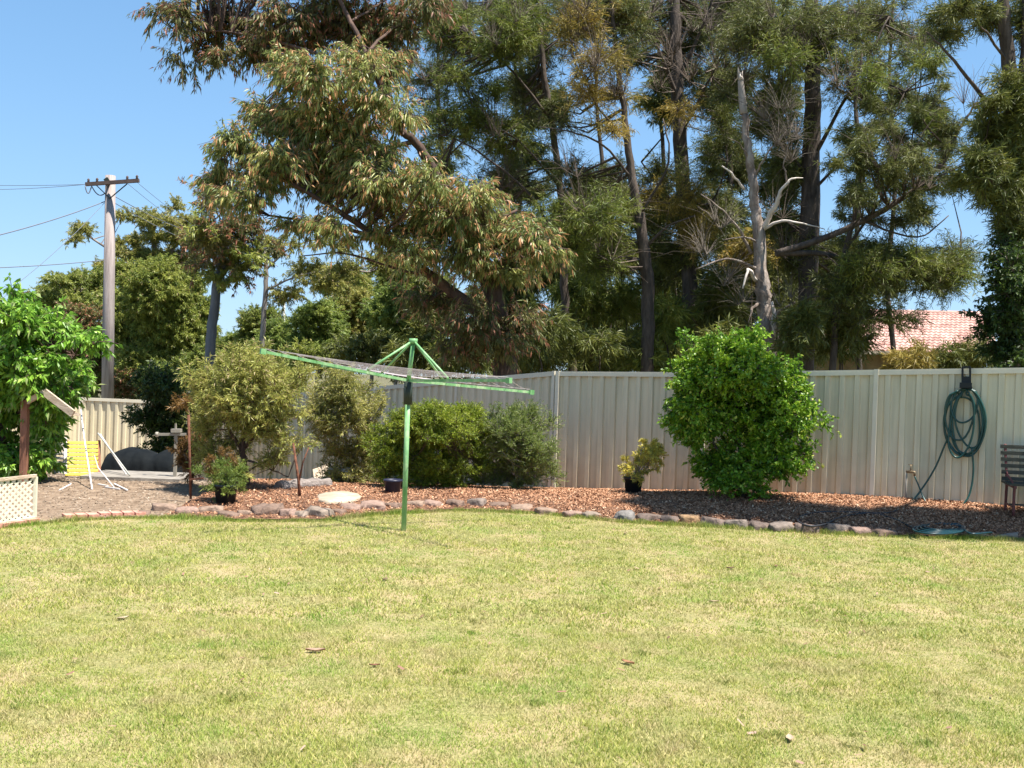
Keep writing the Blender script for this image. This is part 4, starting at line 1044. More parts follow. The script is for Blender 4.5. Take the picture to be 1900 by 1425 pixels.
# distant treeline: separate rounded trees
far = [(430, 660, 60, 40, 52, 'olive', 'low olive tree under the bright sky gap right of the blue grey trunk'),
       (520, 640, 50, 50, 40, 'midgreen', 'mid green tree behind the street light'),
       (590, 610, 55, 60, 36, 'midgreen', 'leafy green tree left of the clothesline top'),
       (655, 585, 60, 60, 38, 'gum_far', 'olive tree with light tips above the clothesline lines'),
       (735, 590, 60, 65, 32, 'midgreen', 'dark green rounded tree just above the clothesline peak'),
       (690, 650, 80, 30, 27, 'needle_dark', 'low dark shrub behind the fence left of the clothesline peak'),
       (590, 665, 60, 25, 29, 'olive', 'low olive shrub behind the fence above the bottlebrush'),
       (640, 520, 60, 30, 44, 'olive', 'far thin crowned tree above the leafy green one'),
       (740, 520, 50, 40, 42, 'olive', 'far tree showing beneath the leaning gum limb'),
       (485, 610, 50, 46, 46, 'olive', 'olive tree between the pale trunk and the street light'),
       (445, 640, 40, 30, 50, 'midgreen', 'far green tree just under the bright sky gap'),
       (130, 705, 60, 45, 39, 'midgreen', 'dark green tree behind the lime green one'),
       (242, 712, 40, 36, 38, 'gum_dark', 'brown green shrub right of the power pole base'),
       (375, 690, 45, 55, 34, 'olive', 'olive tree behind the base of the blue grey trunk'),
       (430, 715, 60, 36, 32, 'midgreen', 'low green shrub behind the left bottlebrush'),
       (510, 700, 60, 36, 33, 'olive', 'low olive shrub behind the outer end of the clothesline'),
       (800, 560, 50, 60, 36, 'olive', 'distant tree behind the leaning gum limb')]
for i, (px, py, rx, ry, d, m_, lb) in enumerate(far):
    tree('broad_tree' if ry > 31 else 'shrub', lb, 'tree' if ry > 31 else 'shrub', (px, d), [[(px, py + ry, d, 7), (px + 3, py, d, 5), (px, py - ry * .5, d, 3)]],
      [('gumfar', m_, [(px - rx * .4, py + ry * .1, rx * .6, ry * .8, d), (px + rx * .4, py, rx * .6, ry * .8, d + .5), (px, py - ry * .35, rx * .6, ry * .65, d - .3), (px, py + ry * .6, rx, ry * .5, d)], dict(dens=1.0, subscale=.6))],
      'bark_grey', group='trees and shrubs beyond the left fence', seed=30 + i)

# casuarinas (she-oaks) in a row behind the fence
GAPS = [(738, 100, 22, 48), (800, 105, 26, 20), (940, 165, 18, 17), (985, 112, 12, 14), (1063, 168, 14, 16), (1135, 63, 15, 32), (1204, 253, 34, 60), (1080, 212, 30, 14),
        (755, 308, 34, 54), (995, 328, 30, 20), (1100, 322, 38, 12), (1410, 165, 16, 26), (1550, 20, 12, 18), (1830, 75, 32, 46), (1765, 125, 48, 24), (1812, 408, 52, 34), (1545, 390, 18, 34), (1240, 420, 12, 16),
        (1620, 300, 26, 20), (1700, 250, 20, 26), (1640, 350, 24, 16), (1590, 230, 18, 22), (1720, 380, 24, 14), (870, 60, 16, 18), (1290, 180, 12, 24), (1020, 240, 12, 20), (1460, 60, 10, 16), (1340, 330, 12, 20)]
CI = CAMROT.inverted(); CI = np.array([list(r_) for r_ in CI])
def proj(W):
    q = (W - np.array([0, 0, EYE])) @ CI.T
    return 950 + 1900 * q[:, 0] / -q[:, 2], 712.5 - 1900 * q[:, 1] / -q[:, 2]
def gapkeep(sp=0.0, seed=1):
    def f(W):
        px, py = proj(W); k = np.ones(len(W), bool); r = rs(seed)
        for (x, y, a, b) in GAPS:
            k &= ((px - x) / (a * .72 + 3)) ** 2 + ((py - y) / (b * .72 + 3)) ** 2 > 1
        if sp: k &= r.uniform(0, 1, len(W)) > sp
        return k
    return f
def oak(label, base, limbs, crowns, seed):
    cr = []
    for j, (mat, blobs, d, dens) in enumerate(crowns):
        cr.append(('needle', mat, bl(blobs, d, 1.6), dict(dens=dens, keep=gapkeep(0, seed + j))))
    cr2 = cr + [('twiggy', 'needle_grey', bl([b_ for _, bs_, _, _ in crowns for b_ in bs_][::2], crowns[0][2] - .6, 1.6), dict(dens=.5, branch_r=.012, twig_r=.005, wood=M['twig_brown'], keep=gapkeep(.2, seed)))]
    return tree('she_oak', label, 'tree', base, limbs, cr2, 'bark_dark', seed=seed)
oak('she oak with thin leaning trunk and yellow green tufts left of the twisted trunk', (1050, 23),
 [[(1062, 690, 23, 17), (1050, 600, 23, 16), (1046, 480, 23, 15), (1040, 350, 23, 13), (1022, 220, 23, 12), (1006, 100, 23, 9), (1000, -30, 23, 7)],
  [(1046, 480, 23, 7), (990, 370, 22.5, 5), (900, 290, 22, 3.5), (830, 250, 22, 2)], [(1022, 220, 23, 6), (940, 120, 22.5, 4), (870, 60, 22, 2.5)], [(1040, 350, 23, 5), (960, 260, 22.5, 3.5), (900, 230, 22, 2.5)],
  [(1006, 100, 23, 4), (1060, 50, 23, 3), (1100, -10, 23, 2)]],
 [('needle', [(920,80,80,60),(850,230,95,55),(930,260,90,45),(880,160,80,50),(830,60,60,60),(800,320,50,40),(960,40,70,60)], 22.5, .55),
  ('needle_grey', [(840,60,90,80),(800,150,60,60),(980,180,60,90),(940,350,90,50),(1030,60,60,80),(890,20,90,50)], 24, .38)], 12)
oak('she oak with a dark curving trunk and brownish olive tufts in the centre', (1200, 21.5),
 [[(1200, 700, 21.5, 24), (1203, 560, 21.5, 24), (1197, 480, 21.5, 23), (1186, 400, 21.5, 18), (1172, 320, 21.5, 15), (1160, 220, 21.5, 12), (1145, 120, 21.5, 9), (1135, 0, 21.5, 7), (1130, -60, 21.5, 5)],
  [(1172, 330, 21.5, 6), (1120, 270, 21, 4), (1060, 245, 20.6, 3), (1000, 235, 20.5, 1.5)], [(1186, 400, 21.5, 6), (1240, 300, 21, 3.5), (1230, 220, 21, 2.5)], [(1197, 460, 21.5, 7), (1240, 420, 21.2, 4), (1290, 400, 21, 2.5)],
  [(1190, 420, 21.5, 6), (1110, 400, 21, 4), (1070, 380, 21, 2.5)], [(1165, 260, 21.5, 5), (1110, 200, 21, 3), (1080, 140, 21, 2)]],
 [('needle_brown', [(1110,125,62,44),(1095,180,60,36),(1150,180,44,34),(1120,245,34,26),(1070,60,50,50),(1150,40,40,50)], 21.2, .6),
  ('needle', [(1090,400,66,56),(1060,460,60,50),(1120,480,60,60),(1020,400,40,40),(1140,400,50,40)], 21, .6),
  ('needle_grey', [(1160,60,80,80),(1060,320,70,50),(1140,330,60,50),(1080,20,70,50),(1050,200,50,60)], 22.5, .4)], 13)
tree('she_oak', 'straight trunked she oak with a fan of bare grey twigs at its top', 'tree', (1278, 24),
 [[(1282, 690, 24, 30), (1280, 540, 24, 28), (1270, 400, 24, 27), (1262, 260, 24, 26), (1255, 120, 24, 22), (1250, -40, 24, 18)],
  [(1258, 190, 24, 9), (1220, 90, 23.5, 6), (1170, 0, 23, 4), (1150, -40, 23, 3)], [(1256, 150, 24, 9), (1300, 60, 23.5, 5), (1330, -30, 23, 3)], [(1262, 250, 24, 7), (1310, 160, 23.5, 4), (1350, 80, 23, 3)],
  [(1270, 400, 24, 7), (1220, 340, 23.5, 4), (1190, 300, 23, 3)], [(1274, 450, 24, 7), (1330, 360, 23.5, 4), (1350, 300, 23, 3)]],
 [('twiggy', 'needle_grey', bl([(1200,40,80,70),(1250,100,70,70),(1300,60,70,70),(1170,100,50,60),(1290,150,60,60),(1230,160,50,60),(1340,120,50,60),(1250,0,90,50)], 22.6, 1.6), dict(dens=1.7, branch_r=.012, twig_r=.0055, subscale=.8, wood=M['twig_brown'])),
  ('needle', 'needle_dark', bl([(1240,340,60,50),(1230,400,80,50),(1310,380,60,60),(1330,290,50,60),(1300,460,60,60),(1240,480,60,60),(1340,230,44,50)], 24, 1.6), dict(dens=.5, keep=gapkeep(0, 3))),
  ('needle', 'needle_brown', bl([(1262,205,30,20),(1240,370,70,36),(1300,430,50,50)], 22.8, .6), dict(dens=.5, keep=gapkeep(0, 4))),
  ('needle', 'needle_grey', bl([(1180,20,70,60),(1330,20,80,60),(1210,110,80,60),(1320,150,70,60),(1260,60,80,80)], 25, 1.6), dict(dens=.42, keep=gapkeep(0, 5)))], 'bark_dark', seed=14)
oak('thickest dark she oak trunk right behind the dead tree with greyish tufts', (1500, 22),
 [[(1490, 700, 22, 38), (1498, 560, 22, 36), (1502, 420, 22, 36), (1506, 280, 22, 32), (1508, 140, 22, 28), (1505, 0, 22, 24), (1503, -60, 22, 20)],
  [(1506, 300, 22, 9), (1560, 200, 21.5, 6), (1610, 110, 21, 4), (1650, 30, 21, 3)], [(1508, 160, 22, 8), (1440, 80, 21.5, 5), (1390, 20, 21, 3)], [(1504, 360, 22, 7), (1570, 290, 21.5, 4), (1640, 230, 21, 3), (1700, 190, 21, 2)],
  [(1500, 330, 22, 6), (1450, 260, 22, 4), (1420, 200, 22, 3)]],
 [('needle_grey', [(1450,40,90,70),(1390,70,70,80),(1370,150,50,60),(1440,160,60,60),(1560,60,80,70),(1640,40,70,50),(1560,160,50,50),(1430,240,60,50),(1490,100,70,80)], 21.6, .42),
  ('needle_grey', [(1640,110,90,60),(1700,70,60,50),(1600,200,60,40)], 21.6, .2),
  ('needle', [(1450,110,60,50),(1420,200,50,40),(1510,60,60,50),(1690,110,40,34),(1580,120,50,40)], 21, .45),
  ('needle_dark', [(1460,300,50,70),(1450,400,50,70),(1545,480,60,60),(1470,480,60,60)], 23, .6)], 15)
tree('she_oak', 'slender forked she oak with sparse airy foliage against the sky at right', 'tree', (1550, 20),
 [[(1545, 700, 20, 13), (1550, 580, 20, 12), (1568, 470, 20, 10), (1588, 380, 20, 8), (1592, 280, 20, 7), (1588, 180, 20, 5), (1600, 100, 20, 3)],
  [(1560, 480, 20, 8), (1520, 470, 19.6, 10), (1440, 470, 19.5, 12)],
  [(1440, 470, 19.5, 12), (1520, 445, 19.5, 12), (1600, 410, 19.4, 11), (1680, 365, 19.3, 10), (1745, 305, 19.2, 9), (1780, 240, 19.2, 6), (1812, 190, 19.2, 3)],
  [(1650, 384, 19.4, 6), (1720, 340, 19.3, 4), (1800, 300, 19.3, 2.5)], [(1570, 460, 20, 6), (1640, 360, 20, 4), (1690, 260, 20, 3), (1700, 190, 20, 2)], [(1590, 330, 20, 5), (1640, 250, 20, 3), (1680, 170, 20, 2)],
  [(1600, 410, 19.4, 5), (1700, 440, 19.5, 3), (1760, 400, 19.5, 2)], [(1566, 480, 20, 7), (1640, 500, 20.2, 5), (1720, 492, 20.4, 4), (1780, 480, 20.5, 2)], [(1550, 560, 20, 5), (1620, 590, 20, 3), (1700, 610, 20, 2)]],
 [('twiggy', 'needle_grey', bl([(1640,300,120,100),(1700,230,90,80),(1590,180,60,60),(1720,350,80,60),(1610,420,80,50),(1700,120,70,50),(1800,200,50,50)], 19.6, 2), dict(dens=.5, branch_r=.010, twig_r=.0045, wood=M['twig_brown'])),
  ('needle', 'needle_grey', bl([(1640,290,130,110),(1720,240,90,90),(1730,370,80,60),(1600,380,70,60),(1790,230,60,60)], 20.4, 2), dict(dens=.026, subscale=.5)),
  ('needle', 'needle_grey', bl([(1640,290,110,90),(1700,220,80,70),(1720,330,80,60),(1600,360,70,60),(1690,405,90,40),(1570,430,50,50),(1770,250,50,60),(1600,220,60,60),(1650,160,70,60),(1750,170,50,50)], 19.8, 2.4), dict(dens=.065, subscale=.6, keep=gapkeep(0, 6))),
  ('needle', 'needle', bl([(1730,110,34,24),(1700,230,40,22),(1640,350,40,18),(1600,150,26,20)], 19.5, 1), dict(dens=.4, subscale=.7)),
  ('needle', 'needle_dark', bl([(1620,510,80,50),(1700,505,80,55),(1765,490,42,60),(1560,540,60,50),(1660,470,80,34),(1740,520,50,46)], 20.2, 1.4), dict(dens=.75)),
  ('needle', 'needle', bl([(1600,500,60,40),(1690,490,60,40),(1775,500,30,50)], 19.6, 1), dict(dens=.5)),
  ('needle', 'needle_dark', bl([(1610,590,60,26),(1670,600,40,18),(1570,600,50,40)], 20, .8), dict(dens=.35))], 'bark_dark', seed=16)
def WB(x, y, z, rx, rz, ry=None):
    q = CAMROT.inverted() @ (Vector((x, y, z)) - Vector((0, 0, EYE))); d = -q.z
    o = (950 + 1900 * q.x / d, 712.5 - 1900 * q.y / d, rx / d * 1900, rz / d * 1900, d)
    return o + (0, ry) if ry else o
def WL(x, y, z, w):
    o = WB(x, y, z, 0, 0); return (o[0], o[1], o[4], w / o[4] * 1900)
OVER = [WB(5.0, 10.7, 8.3, .9, .5, .7), WB(6.0, 10.4, 8.1, .9, .5, .75), WB(7.1, 10.2, 8.1, .9, .5, .75), WB(8.2, 10.1, 8.2, .9, .5, .75), WB(9.3, 10.1, 8.4, 1.0, .5, .75)]
tree('leafy_tree', 'big dark trunked tree with ivy like leaves at the right edge', 'tree', (1885, 16.5),
 [[(1888, 700, 16.5, 50), (1886, 540, 16.5, 46), (1884, 400, 16.5, 44), (1886, 260, 16.5, 38), (1872, 120, 16.5, 26), (1862, 0, 16.5, 20), (1860, -60, 16.5, 16)],
  [(1886, 260, 16.5, 20), (1900, 120, 16.5, 18), (1905, -40, 16.5, 14)], [(1876, 250, 16.5, 10), (1820, 175, 16.2, 8), (1760, 100, 16, 5), (1720, 60, 16, 3)], [(1872, 120, 16.5, 6), (1830, 60, 16.2, 4), (1800, 30, 16, 2)], [(1895, -40, 16.5, 20), WL(8.6, 14.6, 8.4, .16), WL(8.4, 12.6, 8.8, .12), WL(7.6, 10.9, 8.4, .09), WL(6.0, 10.4, 8.0, .06), WL(5.2, 10.7, 8.3, .03)], [WL(8.4, 12.6, 8.8, .1), WL(9.0, 11.4, 8.5, .06), WL(9.8, 10.8, 8.4, .03)], [(1880, 350, 16.5, 8), (1820, 300, 16.2, 5), (1790, 290, 16, 3)]],
 [('needle', 'needle_dark', bl([(1825,300,40,36),(1805,350,30,28),(1860,300,34,60),(1860,200,24,36),(1850,380,34,34),(1890,440,30,50),(1895,220,30,80),(1885,330,34,60),(1880,420,34,50),(1888,160,30,50),(1850,250,30,40),(1840,340,40,34)], 16, 1), dict(dens=.8, subscale=.6)),
  ('needle', 'needle_grey', bl([(1800,20,60,26),(1760,70,36,24),(1850,40,40,30),(1830,230,30,30),(1740,30,40,24),(1900,40,40,60)], 16.4, 1), dict(dens=.5, subscale=.6)),
  ('needlefar', 'needle_dark', OVER, dict(dens=1.0, subscale=.55)),
  ('bush', 'darkleaf', bl([(1880,500,28,50),(1872,580,34,40),(1870,640,36,40),(1890,540,30,60),(1850,600,22,50),(1862,470,24,40),(1880,680,40,30),(1845,650,22,40),(1858,540,28,40),(1835,600,14,24),(1890,600,30,80)], 15.8, .6), dict(dens=.9, subscale=.95))], 'bark_dark', seed=17)

# dead tree
DT = 20.5
b = H(1420, DT); root = empty('dead_tree', b, 'dead grey tree with a snapped pale top and bare branches', 'tree'); sk = []
mb = MB(); limb(mb, [(1430, 700, DT, 31), (1424, 640, DT, 32), (1419, 590, DT, 27), (1415, 540, DT, 28), (1410, 490, DT, 23), (1407, 440, DT, 23), (1401, 380, DT, 18), (1395, 330, DT, 17), (1389, 280, DT, 15), (1381, 210, DT, 13)], sk, 12, True, .03, 3); mb.build('trunk', M['dead_wood'], root)
mb = MB(); limb(mb, [(1380, 212, DT, 15), (1376, 172, DT, 13), (1374, 142, DT, 10)], sk, 10, False)
for q_ in (((1371, 146, DT, 6), (1370, 130, DT, 3), (1370, 124, DT, .4)), ((1377, 146, DT, 6), (1377, 136, DT, 3), (1378, 131, DT, .4)), ((1374, 148, DT - .05, 6), (1373, 138, DT - .05, 3), (1374, 134, DT, .4))):
    mb.tube([P(*t_[:3]) for t_ in q_], [t_[3] / 3800 * DT for t_ in q_], 6); mb.build('broken_top', M['bare_wood'], root)
for pts, m_ in (([(1412, 430, DT, 11), (1436, 385, DT - .3, 9), (1452, 350, DT - .5, 6), (1470, 332, DT - .6, 4), (1490, 330, DT - .6, 2)], 'bare_wood'), ([(1418, 425, DT, 7), (1450, 410, DT - .3, 5), (1490, 415, DT - .5, 3), (1530, 425, DT - .6, 1.5)], 'bare_wood'),
                ([(1382, 352, DT, 5), (1360, 325, DT - .2, 4), (1340, 308, DT - .3, 2.5)], 'bare_wood'), ([(1394, 470, DT, 7), (1370, 425, DT - .3, 5), (1340, 390, DT - .5, 3), (1300, 360, DT - .6, 2)], 'dead_wood'),
                ([(1410, 500, DT, 6), (1350, 480, DT - .4, 4), (1290, 500, DT - .7, 2)], 'dead_wood'), ([(1402, 520, DT - .1, 8), (1388, 500, DT - .4, 6), (1378, 535, DT - .5, 3)], 'bare_wood'),
                ([(1435, 640, DT, 12), (1436, 590, DT - .2, 9), (1432, 560, DT - .2, 5)], 'bare_wood'), ([(1455, 640, DT - .4, 8), (1462, 620, DT - .4, 7), (1464, 600, DT - .4, 5)], 'bare_wood'),
                ([(1400, 330, DT, 5), (1420, 290, DT - .3, 3), (1445, 260, DT - .5, 2), (1470, 230, DT - .6, 1)], 'dead_wood'), ([(1395, 300, DT, 4), (1375, 270, DT - .2, 2), (1350, 255, DT - .3, 1)], 'dead_wood'), ([(1412, 560, DT, 8), (1395, 575, DT - .3, 5), (1388, 600, DT - .4, 1)], 'dead_wood'), ([(1424, 600, DT, 8), (1450, 575, DT - .3, 5), (1475, 560, DT - .4, 1.5)], 'dead_wood'), ([(1408, 450, DT, 5), (1380, 440, DT - .3, 3), (1340, 445, DT - .5, 1)], 'dead_wood'), ([(1462, 345, DT - .5, 4), (1455, 300, DT - .6, 2.5), (1465, 260, DT - .7, 1)], 'dead_wood')):
    mb = MB(); limb(mb, pts, sk, 7, False, .02, len(pts)); mb.build('branch', M[m_], root)
M['twig_grey'] = mat_noise('grey_twigs', [(0.3, (0.10, 0.08, 0.065)), (0.7, (0.24, 0.20, 0.16))], 3, .9)
crown('twigs', bl([(1440, 260, 40, 50), (1470, 300, 34, 34), (1430, 220, 30, 30), (1310, 470, 50, 30), (1330, 420, 40, 30), (1340, 520, 40, 24), (1450, 200, 30, 30), (1480, 250, 26, 30), (1380, 560, 40, 40), (1460, 560, 40, 40), (1440, 620, 50, 40)], DT - .4, .6), 'twiggy', None, root, 77, skel=sk, wood=M['twig_grey'], dens=.8, twig_r=.005, branch_r=.008, subscale=.7)

back = [(815, 30, 'needle_grey', 'thin she oak far behind the gap left of the yellow green tufts', [(800, 120, 60, 60), (830, 260, 55, 60), (800, 400, 60, 60), (830, 540, 60, 60)], .22),
 (960, 31, 'needle_dark', 'shadowy she oak behind the first leaning trunk', [(960, 60, 70, 60), (1000, 200, 60, 50), (980, 330, 60, 60), (960, 440, 60, 60), (940, 560, 70, 60), (980, 640, 80, 60)], .85),
 (1110, 30, 'needle_dark', 'dense shadowy she oak behind the curving trunk', [(1120, 40, 70, 50), (1110, 360, 60, 50), (1120, 470, 70, 60), (1110, 580, 80, 60), (1130, 650, 80, 50)], .95),
 (1225, 31, 'needle_dark', 'dense she oak in the background between curving and straight trunks', [(1220, 400, 60, 50), (1230, 500, 70, 60), (1240, 600, 80, 60), (1230, 180, 50, 60)], .9),
 (1350, 30, 'needle_grey', 'grey green she oak in the background left of the dead tree', [(1350, 30, 70, 60), (1340, 180, 55, 60), (1350, 300, 60, 60), (1340, 420, 60, 60), (1350, 540, 70, 60), (1340, 630, 80, 60)], .8),
 (1450, 29, 'needle_dark', 'dark she oak in the background right of the dead tree top', [(1450, 60, 60, 60), (1440, 200, 50, 60), (1450, 330, 50, 60), (1450, 450, 60, 60), (1450, 570, 70, 60), (1470, 640, 80, 50)], .85),
 (1590, 30, 'needle_dark', 'dark she oak in the background behind the slender forked one', [(1600, 30, 60, 40), (1560, 480, 60, 50), (1620, 540, 60, 40), (1560, 560, 60, 60)], .7),
 (1655, 28, 'needle_grey', 'pale airy she oak in the background above the tiled roof', [(1700, 60, 60, 40), (1680, 160, 50, 40), (1700, 280, 60, 50), (1690, 400, 60, 40), (1720, 500, 60, 30)], .2)]
for i, (px, d, m_, lb, bs, dn) in enumerate(back):
    tree('she_oak', lb, 'tree', (px, d), [[(px + 4, 690, d, 10), (px - 8, 520, d, 9), (px + 7, 330, d, 8), (px - 4, 150, d, 6), (px + 5, -20, d, 4)]],
      [('needlefar', m_, bl(bs, d, 2), dict(dens=dn, subscale=.75, keep=gapkeep(0, i)))], 'bark_dark', group='she oaks in the background', seed=140 + i)

# lower undergrowth behind the fence, plant by plant
under = [(1000, 620, 60, 60, 19.5, 'needle_dark', 'she oak sapling', 'dark feathery shrub right of the gum trunk'),
 (1075, 560, 60, 60, 24, 'needle', 's', 'green feathery shrub left of the dark curving trunk'),
 (1110, 640, 70, 40, 21, 'needle_dark', 's', 'dark low shrub behind the fence beneath the curving trunk'),
 (1160, 560, 40, 60, 25, 'needle', 's', 'light green sapling between the curving and straight trunks'),
 (1235, 600, 50, 60, 22.6, 'needle', 's', 'green shrub just behind the top left of the glossy bush'),
 (1250, 500, 50, 50, 26, 'needle_dark', 's', 'dark sapling around the straight trunk'),
 (1340, 560, 60, 70, 23.5, 'needle_dark', 's', 'dark brownish shrub left of the dead tree'),
 (1350, 650, 70, 40, 20, 'needle_dark', 's', 'dark low shrub behind the top of the glossy bush'),
 (1390, 480, 50, 60, 25, 'needle_brown', 's', 'brownish sapling just behind the dead trunk'),
 (1480, 620, 60, 60, 19.5, 'needle_dark', 's', 'dark shrub right of the dead trunk base'),
 (1555, 560, 60, 50, 21, 'needle_grey', 's', 'grey green shrub left of the tiled roof'),
 (1560, 630, 60, 44, 20.5, 'needle_dark', 's', 'dark low shrub in front of the left end of the roof'),
 (800, 620, 60, 60, 20.5, 'needle_dark', 's', 'dark shrub left of the gum trunk above the clothesline hub'),
 (860, 650, 60, 34, 19, 'needle_dark', 's', 'low dark shrub beside the gum trunk base'),
 (1020, 500, 50, 60, 27, 'needle_dark', 's', 'shadowy sapling behind the right lobe of the gum'),
 (1130, 480, 50, 60, 27.5, 'needle_dark', 's', 'shadowy sapling behind the curving trunk'),
 (1330, 420, 60, 60, 28, 'needle_grey', 's', 'far grey green sapling between straight trunk and dead tree'),
 (1440, 540, 60, 60, 26, 'needle_dark', 's', 'shadowy sapling behind the dead tree base'),
 (1838, 662, 34, 26, 24, 'needle_dark', 's', 'dark low shrub at the right end of the tiled roof house'),
 (1690, 672, 60, 17, 24, 'needle_brown', 's', 'brownish low shrub under the eaves above the fence'),
 (1775, 674, 50, 15, 24.5, 'needle_dark', 's', 'dark low shrub under the eaves near the hose hanger'),
 (770, 672, 60, 24, 21, 'needle_dark', 's', 'low shrub over the fence left of the clothesline hub'),
 (850, 668, 60, 28, 20, 'needle', 's', 'low olive shrub over the fence above the near clothesline arm'),
 (1085, 672, 50, 22, 24, 'needle_dark', 's', 'low shrub over the fence between kink and curving trunk'),
 (1215, 672, 50, 22, 22, 'needle', 's', 'low leafy shrub over the fence touching the glossy bush top'),
 (1190, 655, 50, 34, 24, 'needle', 's', 'sunlit low shrub behind the base of the curving trunk'),
 (1250, 660, 50, 34, 26, 'needle_dark', 's', 'low shrub hidden behind the base of the straight trunk'),
 (1010, 668, 60, 28, 22, 'needle_dark', 's', 'low shrub showing over the fence kink'),
 (930, 668, 60, 30, 22, 'needle_dark', 's', 'low shrub behind the base of the big gum'),
 (1420, 665, 60, 34, 23, 'needle_dark', 's', 'low shrub behind the base of the dead tree'),
 (1060, 420, 60, 60, 29, 'needle', 's', 'green tuft of a far sapling above the right lobe of the gum')]
for i, (px, py, rx, ry, d, m_, _, lb) in enumerate(under):
    sparse = 'sparse' in lb or 'thin' in lb
    tree('feathery_shrub', lb, 'shrub', (px, d), [[(px + 4, min(690, py + ry), d, 3), (px - 14, py + ry * .5, d, 2.6), (px + 8, py - ry * .3, d, 1.6)]],
      [('needlefar', m_, [(px - rx * .35, py + ry * .15, rx * .6, ry * .75, d), (px + rx * .35, py + ry * .05, rx * .6, ry * .75, d + .6), (px, py - ry * .35, rx * .62, ry * .6, d - .4)], dict(dens=.4 if sparse else .85, subscale=.7))],
      'bark_dark', group='feathery shrubs behind the fence', seed=60 + i, branch_r=.012)

# ------------------------------------------------------------------ garden shrubs
tree('leafy_tree', 'bright lime green leafy tree filling the left edge', 'tree', (10, 13.8),
 [[(10, 890, 13.8, 26), (0, 800, 13.8, 20), (20, 700, 13.8, 12), (40, 620, 13.8, 6)], [(5, 790, 13.8, 9), (90, 720, 13.6, 5), (140, 660, 13.4, 3)], [(0, 800, 13.8, 10), (-90, 700, 13.8, 6)]],
 [('lime', 'lime', bl([(30,600,70,60),(90,610,50,50),(130,640,45,45),(40,680,90,60),(120,700,50,50),(20,760,80,60),(80,780,40,45),(70,840,24,34),(20,850,60,40),(-40,640,70,90),(-60,780,60,90),(150,625,26,24),(10,560,36,26),(-110,700,70,120),(30,860,60,40),(70,870,22,20),(85,790,26,40),(60,720,90,50),(-20,850,60,50)], 13.5, 1.2), dict(dens=.6)),
  ], 'bark_red', seed=80, branch_r=.012)
tree('glossy_shrub', 'tall rounded glossy green shrub in front of the cream fence', 'shrub', (1375, 13.1),
 [[(1380, 935, 13.1, 12), (1378, 880, 13.1, 9), (1370, 780, 13.1, 6), (1365, 700, 13.1, 4)], [(1378, 890, 13.1, 7), (1320, 820, 13, 5), (1290, 740, 13, 3)], [(1382, 890, 13.1, 7), (1430, 830, 13, 5), (1455, 740, 13, 3)]],
 [('glossy', 'glossy', bl([(1365,690,100,60),(1300,700,55,60),(1430,700,50,50),(1350,650,80,34),(1310,760,65,70),(1380,780,100,80),(1450,780,55,70),(1290,800,40,50),(1340,865,54,48),(1400,865,62,50),(1445,850,38,44),(1380,905,72,26),(1283,760,40,84),(1325,872,56,46),(1455,862,42,46),(1455,720,46,66),(1280,690,36,50),(1478,740,24,30),(1476,800,22,34),(1285,640,26,20),(1420,640,30,16)], 13.0, .5), dict(dens=.62)),
  ('glossy', 'glossy', [(1272, 780, 26, 30, 13.0, 9), (1503, 778, 14, 10, 13.0, 3), (1488, 850, 20, 24, 13.0, 5)], dict())],
 'bark_dark', seed=81, branch_r=.008, twig_r=.003)
tree('rounded_shrub', 'low dense yellow green shrub behind the clothesline mast', 'shrub', (800, 14.0),
 [[(805, 915, 14.0, 10), (805, 880, 14.0, 7), (800, 820, 14.0, 4)], [(806, 895, 14, 6), (750, 850, 13.8, 3)], [(806, 895, 14, 6), (870, 850, 13.8, 3)]],
 [('fine', 'rounded', bl([(800,795,80,42),(750,820,50,45),(860,800,55,48),(720,850,36,42),(800,850,70,50),(870,860,45,50),(740,880,44,30),(810,890,60,28),(890,800,26,30),(760,780,40,26),(845,775,36,20),(790,765,50,22),(700,815,26,30),(870,770,34,24)], 13.7, .6), dict(dens=.7)),
  ], 'bark_dark', seed=82, branch_r=.008, twig_r=.003)
tree('spiky_shrub', 'grey green upright needle leaved shrub right of the yellow green one', 'shrub', (955, 14.2),
 [[(955, 915, 14.2, 9), (955, 880, 14.2, 6), (960, 820, 14.2, 3)], [(955, 900, 14.2, 5), (1000, 860, 14, 3)]],
 [('spike', 'rosemary', bl([(950,820,42,46),(970,800,40,40),(920,850,34,48),(990,850,40,44),(960,880,50,36),(1015,880,24,30),(940,775,20,24),(978,770,18,26),(1010,800,20,24),(925,800,20,30),(905,890,24,24),(1005,830,22,26)], 14.0, .5), dict(dens=.75)),
  ], 'bark_grey', seed=83, branch_r=.007, twig_r=.003)
tree('bottlebrush', 'olive bottlebrush with a brown trunk left of the clothesline', 'shrub', (456, 13.0),
 [[(457, 925, 13.0, 16), (455, 880, 13.0, 14), (452, 830, 13.0, 11), (455, 760, 13.0, 7), (460, 700, 13, 4)], [(453, 840, 13, 8), (410, 770, 12.8, 4), (385, 730, 12.8, 3)], [(454, 830, 13, 8), (510, 760, 12.8, 4), (540, 720, 12.8, 3)], [(452, 850, 13, 5), (500, 870, 12.8, 3), (535, 885, 12.8, 2)]],
 [('brush', 'bottle', bl([(450,690,65,38),(400,720,42,42),(500,710,55,42),(455,745,80,45),(540,730,28,30),(410,780,42,36),(480,790,55,36),(530,775,26,30),(440,830,34,22),(385,700,24,24),(500,665,34,20),(460,665,34,16),(550,700,20,20),(400,850,34,30),(430,880,30,24),(500,850,40,24),(380,800,26,40),(540,820,24,34)], 12.8, .7), dict(dens=.62)),
  ], 'bark_red', seed=84, branch_r=.010, twig_r=.003)
